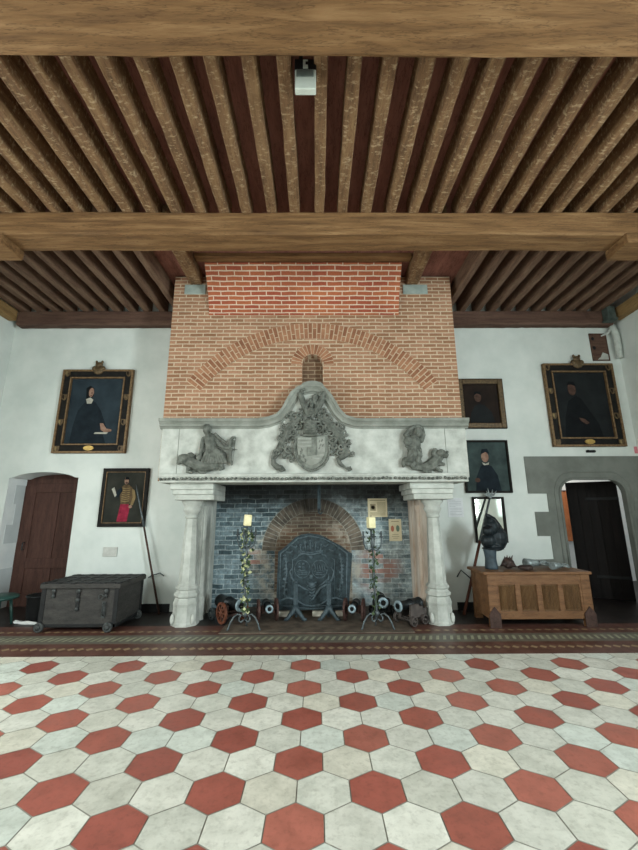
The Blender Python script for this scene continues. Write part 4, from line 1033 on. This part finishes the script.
b = MB(); b.tube([(-5.0, ly-.004, 1.02), (-5.0, ly-.05, 1.02), (-5.0, ly-.05, .90), (-5.0, ly-.004, .90)], .008, 'iron', 6); b.build('door_handle', d)
# grey quoins on the left reveal
b = MB()
for z0, z1, y1 in ((1.72, 2.0, 6.83), (1.42, 1.72, 6.9), (1.10, 1.42, 6.72), (.52, .72, 6.75), (.12, .52, 6.88)):
    pass
for (y0, y1, z0, z1) in ((6.68, 6.92, 1.66, 1.98), (6.74, 6.92, 1.32, 1.66), (6.60, 6.92, 1.02, 1.32), (6.54, 6.92, .40, .62), (6.50, 6.92, .02, .40)):
    b.box(xl0-.003, xl0+.004, y0, y1, z0, z1, 'stone_quoin')
struct(b.build('trim_12'))
# right doorway: stone surround
opx_ = [(523.5,456.5),(527,493.6),(546.6,493.6),(547.8,511.8),(534.6,511.8),(537.6,536),(550.6,536),(552,559),(538,559.5),(541,600)]
P_ = [at(x, y, WY) for x, y in opx_]
poly = [(5.5, P_[0].z)] + [(p.x, p.z) for p in P_]
poly[2] = (poly[1][0], poly[2][1]); poly[4] = (poly[3][0], poly[4][1]); poly[6] = (poly[5][0], poly[6][1]); poly[8] = (poly[7][0], poly[8][1])
poly[-1] = (poly[-2][0], 0.0)
inner = [(xr0, 0), (xr0, 1.78)] + arc(xr0+.26, 1.78, .26, .25, 180, 90, 6)[1:] + arc(xr1-.26, 1.78, .26, .25, 90, 0, 6) + [(xr1, 0), (5.5, 0)]
b = MB(); b.prism(poly + inner, WY-.012, WY+.10, 'stone_surround')
# moulded edge following the opening
mp_ = [(xr0-.005, 0), (xr0-.005, 1.78)] + arc(xr0+.26, 1.78, .265, .255, 180, 90, 6)[1:] + arc(xr1-.26, 1.78, .265, .255, 90, 0, 6) + [(xr1+.005, 0)]
b.tube([(x, WY-.012, z) for x, z in mp_], .022, 'stone_surround', 8)
mp2 = [(xr0-.09, 0), (xr0-.09, 1.79)] + arc(xr0+.24, 1.79, .33, .36, 180, 90, 6)[1:] + arc(xr1-.24, 1.79, .33, .36, 90, 0, 6) + [(xr1+.09, 0)]
b.tube([(x, WY-.012, z) for x, z in mp2], .012, 'stone_surround', 6)
b.box(xr0-.01, xr0+.0, WY+.05, WY+.42, 0, 2.3, 'stone_surround')
struct(b.build('trim_13'))
# open dark door leaf
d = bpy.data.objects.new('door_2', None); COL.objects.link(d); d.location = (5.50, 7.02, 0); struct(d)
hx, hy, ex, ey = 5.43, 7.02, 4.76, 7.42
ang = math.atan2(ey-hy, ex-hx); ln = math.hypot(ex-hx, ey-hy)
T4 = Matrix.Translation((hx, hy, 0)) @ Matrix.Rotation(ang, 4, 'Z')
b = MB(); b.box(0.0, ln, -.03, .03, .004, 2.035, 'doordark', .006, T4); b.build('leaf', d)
b = MB()
for k in range(5): b.box(.02+k*.148, .02+k*.148+.14, .03, .038,   .05, 2.0, 'doordark', .003, T4)
b.build('planks', d)
b = MB()
for z in (.35, 1.7): b.box(0, .5, .036, .046, z, z+.05, 'black', .003, T4)
b.build('strap_hinge', d)
# room beyond the doorway
b = MB(); b.box(3.4, 8.0, 6.92, 9.3, -.06, 0.0, 'blackfloor'); struct(b.build('floor_beyond'))
b = MB(); b.box(3.4, 8.0, 9.0, 9.1, 0, 3.2, 'whitewall'); b.box(3.3, 3.4, 6.92, 9.1, 0, 3.2, 'whitewall'); b.box(8.0, 8.1, 6.92, 9.1, 0, 3.2, 'whitewall'); struct(b.build('wall_beyond'))
b = MB(); b.box(3.4, 8.0, 6.93, 9.1, 3.2, 3.3, 'whitewall'); struct(b.build('ceiling_beyond'))
t = thing('hanging_cloth', 'orange hanging seen through the gap left of the open dark door', 'hanging', (5.4, 8.97, .85))
b = MB(); n = 24
rows = [[b.bm.verts.new((5.05+.75*i/n, 8.95+.02*math.sin(i*1.6), z)) for i in range(n+1)] for z in (.85, 1.95)]
for i in range(n): b._f([rows[0][i], rows[0][i+1], rows[1][i+1], rows[1][i]], 'orange', True)
b.build('cloth', t); b = MB(); b.tube([(5.0, 8.96, 1.96), (5.85, 8.96, 1.96)], .015, 'polewood', 8); b.build('rod', t)

# ================================================================== CHESTS
# left: iron bound chest on wheels
t = thing('iron_bound_chest', 'large dark iron-bound chest on small wheels in front of the brown door', 'chest', (-3.12, 5.85, .002))
X0, X1, Y0, Y1 = -3.63, -2.62, 5.47, 6.20
b = MB(); b.box(X0, X1, Y0, Y1, .055, .53, 'chestdark', .01); b.build('body', t)
lid = MB(); lid.box(X0-.025, X1+.03, Y0-.03, Y1+.03, .53, .595, 'chestdark', .012); lid = lid.build('lid', t)
b = MB()
for k in range(6):
    x = X0 + .02 + k*(X1-X0-.04)/5; b.box(x-.03, x+.03, Y0-.034, Y1+.03, .592, .603, 'black', .003)
for k in range(4):
    y = Y0 + .05 + k*(Y1-Y0-.1)/3; b.box(X0-.02, X1+.025, y-.03, y+.03, .592, .606, 'black', .003)
b.build('lid_straps', lid)
for x in (X0+.16, (X0+X1)/2-.02, X1-.16):
    lo = .26 if abs(x-(X0+X1)/2) < .1 else .42
    b = MB(); b.box(x-.022, x+.022, Y0-.014, Y0+.002, lo, .535, 'black', .003); b.ell((x, Y0-.014, .50), (.03,.018,.03), 'iron_dull'); b.ell((x, Y0-.014, lo+.02), (.025,.015,.025), 'iron_dull')
    if lo < .3: b.ell((x, Y0-.014, .39), (.028,.016,.028), 'iron_dull')
    b.build('hasp', t)
b = MB()
for q in ((X0, X0+.05), (X1-.05, X1)): b.box(q[0]-.004, q[1]+.004, Y0-.008, Y0+.002, .06, .53, 'black', .003)
b.box(X0, X1, Y0-.008, Y0+.002, .06, .10, 'black', .003); b.box(X1-.002, X1+.008, Y0, Y1, .06, .10, 'black', .003); b.box(X1-.002, X1+.008, Y1-.06, Y1, .06, .53, 'black', .003); b.build('corner_straps', t)
b = MB(); b.tube([(X1-.22+.03*math.cos(a*PI/6), Y0-.02, .43+.03*math.sin(a*PI/6)) for a in range(12)], .008, 'iron_dull', 6, closed=True); b.build('ring', t)
b = MB(); b.box(X1-.20, X1-.15, Y0-.012, Y0+.002, .17, .37, 'iron_dull', .004); b.tube([(X1-.175, Y0-.01, .36), (X1-.175, Y0-.04, .34), (X1-.175, Y0-.04, .22), (X1-.175, Y0-.01, .20)], .009, 'iron_dull', 6); b.build('handle', t)
for (x, y) in ((X0+.03, Y0-.02), (X1-.09, Y0-.02), (X0+.03, Y1-.1), (X1+.0, Y1-.1)):
    b = MB(); b.lathe([(.05, -.02), (.062, -.014), (.062, .014), (.05, .02), (.02, .03)], (x, y, .064), 'iron_dull', 16, 'y'); b.lathe([(.034, -.024), (.02, -.026), (.014, -.03)], (x, y, .064), 'iron_dull', 12, 'y'); b.build('wheel', t)
# right: linenfold chest
t = thing('linenfold_chest', 'honey brown oak chest with four linenfold panels right of the fireplace', 'chest', (3.03, 5.85, .002))
X0, X1, Y0, Y1 = 2.31, 3.71, 5.56, 6.12
b = MB(); b.box(X0+.03, X1-.03, Y0+.03, Y1-.02, .10, .66, 'chestwood'); b.build('body', t)
b = MB(); b.box(X0-.05, X1+.03, Y0-.03, Y1+.01, .66, .70, 'chestwood', .01); b.build('lid', t)
b = MB()
def fr(x0, x1, z0, z1, y0=Y0): b.box(x0, x1, y0, y0+.035, z0, z1, 'chestwood', .005)
fr(X0+.12, X1-.12, .53, .66); fr(X0+.12, X1-.12, .10, .20)
pw = (X1-X0-.24)/4; xs = [X0+.12+pw*k for k in range(5)]
for k in (1, 2, 3): fr(xs[k]-.035, xs[k]+.035, .195, .535)
fr(xs[0]-.001, xs[0]+.03, .195, .535); fr(xs[4]-.03, xs[4]+.001, .195, .535)
b.build('front_frame', t)
for k in range(4):
    a0 = xs[k]+(.035 if k else .03); a1 = xs[k+1]-(.035 if k < 3 else .03); b = MB(); n = 25
    r0 = []; r1 = []
    for i in range(n+1):
        x = a0+(a1-a0)*i/n; y = Y0+.022+.006*math.cos(i*PI); r0.append(b.bm.verts.new((x, y, .215))); r1.append(b.bm.verts.new((x, y, .515)))
    for i in range(n): b._f([r0[i], r0[i+1], r1[i+1], r1[i]], 'linen')
    b.box(a0, a1, Y0+.028, Y0+.034, .195, .535, 'linen'); b.build('linenfold_panel', t)
for x in (X0, X1-.125):
    b = MB(); b.box(x, x+.125, Y0-.008, Y0+.06, .0, .66, 'chestwood', .006)
    b.prism([(x-.012, 0.0), (x+.137, 0.0), (x+.137, .17), (x+.0625, .26), (x-.012, .17)], Y0-.02, Y0-.006, 'carriage'); b.build('leg', t)
for x in (X0, X1-.1):
    b = MB(); b.box(x, x+.1, Y1-.08, Y1, .0, .66, 'chestwood', .006); b.build('leg', t)
for q in (X0+.005, X1-.03): b = MB(); b.box(q, q+.025, Y0+.06, Y1-.08, .10, .66, 'chestwood', .004); b.build('side_panel', t)
CT = .70
# ---- black armour bust
ax_ = lambda x, y, Y: at(470 + x/6.53, 475 + y/6.53, Y)
AY = 5.84
t = thing('armour_bust', 'blackened steel helmet and shoulder armour on a blue grey stand, on the oak chest', 'armour', (ax_(140, 600, AY).x, AY, CT))
b = MB(); c0 = ax_(142, 620, AY); zt = ax_(140, 480, AY).z
b.lathe([(.085,CT),(.088,CT+.03),(.082,CT+.08),(.076,CT+.14),(.084,CT+.22),(.095,zt),(.08,zt+.02)], (c0.x, AY, 0), 'standgrey', 16)
b.build('stand', t)
b = MB()
b.ell(ax_(135, 340, AY-.02), (.105,.13,.135), 'darksteel'); b.ell(ax_(115, 365, AY-.07), (.075,.09,.085), 'darksteel'); b.ell(ax_(120, 300, AY), (.06,.12,.06), 'darksteel')
b.tube([ax_(110,262,AY), ax_(150,290,AY+.01), ax_(185,340,AY+.02), ax_(205,400,AY+.04)], [.03,.045,.05,.04], 'darksteel', 10)
b.build('helmet', t, remesh=.008)
b = MB(); b.tube([ax_(85,342,AY-.15), ax_(110,347,AY-.175), ax_(140,338,AY-.15)], .012, 'bore', 6); b.build('eye_slot', t)
b = MB()
b.ell(ax_(170, 410, AY+.02), (.155,.15,.19), 'darksteel'); b.ell(ax_(120, 430, AY-.03), (.11,.11,.11), 'darksteel'); b.ell(ax_(150, 465, AY), (.14,.13,.06), 'darksteel')
b.build('shoulder_plates', t, remesh=.009)
b = MB(); q = ax_(150, 478, AY); b.lathe([(.12,-.012),(.15,-.01),(.15,.006),(.12,.012)], (q.x, AY, q.z), 'darksteel', 20)
b.build('rim', t)
b = MB()
for k in range(5): p = ax_(108+12*k, 262+8*k, AY); b.ell(p, (.02,.03,.035), 'darksteel', None, 8)
b.build('comb', t)
# ---- things lying on the chest
def gauntlet(px_, py_, Y, deg, label, m='steel', s=1.0):
    X = at(px_, py_, Y).x
    t = thing('gauntlet', label, 'gauntlet', (0, 0, 0), 'steel gauntlets on the oak chest')
    b = MB(); b.lathe([(.055*s,-.16*s),(.05*s,-.1*s),(.036*s,-.02*s),(.04*s,.0)], (0, 0, .05*s), m, 14, 'x'); b.build('cuff', t)
    b = MB(); b.ell((.05*s, 0, .045*s), (.06*s,.045*s,.03*s), m)
    for k in range(4): b.box(.01*s+k*.022*s, .03*s+k*.022*s, -.042*s, .042*s, .06*s, .076*s, m, .003)
    b.build('hand_plate', t)
    for k in range(4):
        y = (-.033+.022*k)*s; L = (.075, .09, .085, .065)[k]*s; b = MB()
        b.tube([(.10*s, y, .048*s), (.10*s+L*.5, y*1.1, .05*s), (.10*s+L, y*1.15, .018*s)], [.0115*s,.011*s,.008*s], m, 8); b.build('finger', t)
    b = MB(); b.tube([(.02*s, -.045*s, .04*s), (.06*s, -.075*s, .035*s), (.10*s, -.08*s, .02*s)], [.013*s,.012*s,.009*s], m, 8); b.build('thumb', t)
    t.location = (X, Y, CT+.012*s); t.rotation_euler = (0, 0, math.radians(deg))
gauntlet(538, 570, 5.88, 8, 'larger pale steel gauntlet lying on the oak chest, middle of its top', 'steel', 1.2)
gauntlet(560, 570, 5.72, 24, 'smaller steel gauntlet lying on the right end of the oak chest', 'steel', .95)
p = at(509, 570, 5.80); b = MB()
b.ell((p.x, 5.80, CT+.08), (.085,.08,.075), 'leather'); b.ell((p.x-.02, 5.80, CT+.12), (.05,.02,.045), 'leather')
for k in range(9): a = k*2*PI/9; b.tube([(p.x+.07*math.cos(a), 5.80+.07*math.sin(a), CT+.06), (p.x+.11*math.cos(a), 5.80+.10*math.sin(a), CT+.035+.05*(k % 2))], [.03,.008], 'leather', 6)
for k in range(4): b.tube([(p.x-.05+.03*k, 5.79, CT+.12), (p.x-.05+.038*k, 5.78, CT+.185+.01*(k % 2))], [.018,.005], 'leather', 6)
single(b, 'spiked_helmet', 'small dark spiky helmet lying next to the black armour on the oak chest', 'helmet', (p.x, 5.80, CT), remesh=.008)
p = at(524.5, 571, 5.70); b = MB(); b.ell((p.x, 5.68, CT+.04), (.10,.08,.034), 'leather'); b.ell((p.x+.05, 5.68, CT+.045), (.06,.06,.03), 'leather'); b.tube([(p.x-.09, 5.66, CT+.025), (p.x, 5.61, CT+.025), (p.x+.09, 5.65, CT+.025)], .014, 'leather', 8)
single(b, 'leather_glove', 'flat dark brown leather glove between the spiky helmet and the gauntlets', 'glove', (p.x, 5.68, CT), remesh=.008)

# ================================================================== POLE ARMS
t = thing('pole_arm', 'long dark pole weapon leaning on the wall left of the fireplace', 'pole weapon', (at(158, 608, 6.36).x, 6.36, 0))
p0 = at(159.3, 613, 6.36); p1 = at(144, 527, 6.405); p2 = at(136, 484, 6.42); p0.z = .0
b = MB(); b.tube([p0, p1], [.018, .016], 'carriage', 8); b.build('shaft', t)
b = MB(); b.tube([p1, p1+(p2-p1)*.3, p1+(p2-p1)*.8, p2], [.017,.014,.012,.003], 'iron_grey', 8); b.build('spear_head', t, 'grey steel tip')
t = thing('pole_arm', 'reddish brown pole weapon with pale clawed tip leaning behind the black armour', 'pole weapon', (at(464, 615, 6.25).x, 6.25, 0))
p0 = at(464, 616, 6.22); p0.z = 0; p1 = at(480, 541, 6.32); p2 = at(490, 497, 6.40); p3 = at(493, 484, 6.41)
b = MB(); b.tube([p0, p1], [.024, .022], 'polewood', 8); b.build('shaft', t)
b = MB(); b.tube([p1, p2], [.024, .016], 'iron_grey', 8); b.build('iron_sleeve', t)
b = MB()
for dx, dz in ((-.10, .07), (-.03, .14), (.05, .12), (.11, .10), (-.06, .10)): b.tube([p2, p2+Vector((dx*.6, -.01, dz*.4)), p2+Vector((dx, -.015, dz))], [.016,.014,.004], 'steel', 6)
b.ell(p2, (.03,.025,.03), 'steel'); b.build('clawed_tip', t, 'pale clawed steel tip')
for (pl, lab) in ((((147,578),(152,575.5),(160,573),(164,576)), 'thin iron wall hook behind the left pole weapon'), (((457,577),(461,570),(469,577),(474,582)), 'thin iron wall hook behind the right pole weapon')):
    b = MB(); P3 = [at(x, y, 6.44) for x, y in pl]; P3[-1].y = WY-.004
    if 'left' in lab: P3[-1].y = 6.44; P3[0].y = WY-.004
    b.tube(P3, .009, 'iron', 6); single(b, 'wall_hook', lab, 'hook', P3[0])

# ================================================================== SMALL THINGS
p0, p1 = at(588, 334, WY), at(608, 361, WY)
t = thing('wall_vent', 'dark brown vent opening high on the wall right of the black portrait', 'vent', (p0.x+.15, WY-.02, p1.z))
b = MB(); x0, x1, z0, z1 = p0.x, p0.x+.31, p1.z, p0.z
for q in ((x0, x0+.02, z0, z1), (x1-.02, x1, z0, z1), (x0, x1, z0, z0+.02), (x0, x1, z1-.02, z1)): b.box(q[0], q[1], WY-.025, WY-.002, q[2], q[3], 'beam2', .003)
b.build('frame', t); b = MB(); b.box(x0+.015, x1-.015, WY-.012, WY-.002, z0+.015, z1-.015, 'beam2')
for z in (z1-.1, z1-.28): b.ell((x0+.06, WY-.014, z), (.03,.008,.035), 'black', None, 8)
b.prism([(x0+.08, z0+.02), (x1-.02, z0+.02), (x1-.02, z0+.12), (x0+.2, z0+.16), (x0+.15, z0+.07)], WY-.016, WY-.01, 'stone'); b.build('panel', t)
t = thing('iron_bracket', 'grey green iron bracket under the ceiling in the top right corner', 'bracket', (5.24, 6.3, 4.8))
b = MB(); b.box(5.17, 5.31, 6.18, 6.325, 4.82, 5.06, 'bracket', .01); b.box(5.15, 5.33, 6.17, 6.328, 4.80, 4.84, 'bracket', .006); b.build('strap', t)
b = MB(); pl = [at(612, 326, 6.4), at(616, 335, 6.4), at(618, 346, 6.4), at(620, 358, 6.42)]
b.tube(pl, [.05,.055,.055,.05], 'pipe', 10); b.tube([at(612, 326, 6.4), at(608, 333, 6.43), at(601, 336, 6.47)], [.03,.025,.012], 'pipe', 8)
single(b, 'white_duct', 'white fabric duct hanging below the iron bracket in the right corner', 'duct', pl[-1])
p = at(590, 451.5, WY); b = MB(); b.box(p.x-.075, p.x+.075, WY-.03, WY-.002, p.z-.02, p.z+.02, 'black', .006); b.ell((p.x+.05, WY-.03, p.z), (.03,.02,.022), 'black'); b.ell((p.x-.05, WY-.03, p.z+.004), (.03,.02,.022), 'black')
single(b, 'wall_fitting', 'small black fitting on the wall just under the big black portrait', 'fitting', (p.x, WY-.02, p.z-.02))  # plain black fitting, not a light source
# ceiling unit
t = thing('ceiling_sensor', 'grey white box on a black mount hanging between the joists near the first beam', 'sensor', (-.095, 2.44, 4.66))
a, c = at(295, 69, 2.40), at(316, 88.5, 2.40)
b = MB(); b.box(a.x, c.x, 2.40, 2.455, c.z, a.z, 'devwhite', .008); b.build('housing', t)
b = MB(); b.box(a.x+.012, c.x-.018, 2.394, 2.41, a.z-.085, a.z-.008, 'devgrey', .002)
for k in range(8): b.box(a.x+.02+k*.017, a.x+.026+k*.017, 2.391, 2.40, a.z-.08, a.z-.012, 'devgrey')
b.build('grille', t)
b = MB(); b.box(a.x-.004, c.x+.004, 2.405, 2.50, a.z-.002, a.z+.115, 'black', .004); b.box(a.x+.03, a.x+.06, 2.43, 2.47, a.z+.11, 5.312, 'black'); b.build('mount', t)
b = MB(); xm = (a.x+c.x)/2; b.box(xm-.02, xm+.02, 2.398, 2.41, a.z+.01, a.z+.10, 'devwhite', .002); b.box(xm+.0, xm+.021, 2.395, 2.406, a.z+.045, a.z+.075, 'black', .001); b.build('connector', t)
# left corner: bin, cloth, green stand
p = at(38, 621, 5.8)
t = thing('waste_bin', 'black bin standing between the brown door and the iron-bound chest', 'bin', (-4.02, 6.05, .003))
b = MB(); b.lathe([(.13,.003),(.15,.03),(.17,.33),(.18,.345),(.165,.34),(.14,.06)], (-4.02, 6.05, 0), 'black', 20); b.build('body', t)
b = MB(); b.tube([(-4.02+.178*math.cos(k*PI/12), 6.05+.178*math.sin(k*PI/12), .343) for k in range(24)], .01, 'gun', 6, closed=True); b.build('rim', t)
b = MB(); p = at(30, 620.5, 5.95)
pts = [(-4.30,5.92,.012),(-4.22,5.90,.02),(-4.12,5.86,.014),(-4.02,5.84,.022),(-3.92,5.85,.012),(-3.84,5.82,.012)]
b.tube(pts, [.012,.026,.02,.028,.02,.01], 'whitecloth', 8)
b.ell((-4.18,5.89,.018), (.07,.05,.018), 'whitecloth')
single(b, 'white_cloth', 'crumpled white cloth on the dark floor left of the iron-bound chest', 'cloth', (-4.1, 5.88, .003), remesh=.008)
t = thing('round_stool', 'dark green round stool at the left edge of the photo', 'stool', (-4.43, 5.78, .003))
b = MB(); b.lathe([(.2,.34),(.235,.35),(.24,.375),(.22,.39),(.05,.395)], (-4.43, 5.78, 0), 'green', 24); b.build('seat', t)
for k in range(4):
    a = k*PI/2+.5; b = MB(); b.tube([(-4.43+.14*math.cos(a), 5.78+.14*math.sin(a), .35), (-4.43+.19*math.cos(a), 5.78+.19*math.sin(a), .003)], [.02,.016], 'green', 8); b.build('leg', t)
p = at(637, 450, WY)
b = MB(); b.box(p.x-.05, p.x+.05, WY-.006, WY-.001, p.z-.06, p.z+.06, 'pink', .001)
single(b, 'pink_card', 'small pink card on the wall at the right edge above the stone doorway', 'card', (p.x, WY-.003, p.z-.06))

# ================================================================== LIGHT
w = bpy.data.worlds.new('daylight'); SC.world = w; w.use_nodes = True
w.node_tree.nodes['Background'].inputs[0].default_value = (.80, .93, 1.0, 1); w.node_tree.nodes['Background'].inputs[1].default_value = .55
def area(name, loc, target, sx, sy, power, col):
    l = bpy.data.lights.new(name, 'AREA'); l.shape = 'RECTANGLE'; l.size = sx; l.size_y = sy; l.energy = power; l.color = col
    o = bpy.data.objects.new(name, l); COL.objects.link(o); o.location = loc
    o.rotation_euler = (Vector(target)-Vector(loc)).to_track_quat('-Z', 'Y').to_euler(); return o
area('left_window_light', (-5.46, 2.7, 2.25), (0, 2.6, .4), 1.4, 2.6, 160, (.94, .99, .96))
area('left_rear_window_light', (-5.46, 0, 2.25), (0, 1.2, .2), 1.4, 2.6, 125, (.94, .99, .96))
area('right_window_light', (5.46, 1.6, 2.47), (-2, 1.8, .4), 1.2, 2.2, 70, (.88, .98, 1.0))
area('right_rear_window_light', (5.46, -1.3, 2.47), (-4, 1.0, .8), 1.2, 2.2, 620, (.88, .98, 1.0))
area('rear_fill_light', (-3.2, -2.9, 3.2), (-3.4, 2.2, .2), 4, 2.4, 260, (.94, 1.0, .97))  # added fill lamp behind the viewer; the rear wall has no window
area('passage_light', (5.6, 8.2, 3.1), (5.6, 8.4, 0), 1.2, 1.0, 24, (1, .96, .88))
SC.view_settings.view_transform = 'Standard'
SC.view_settings.exposure = 0.0
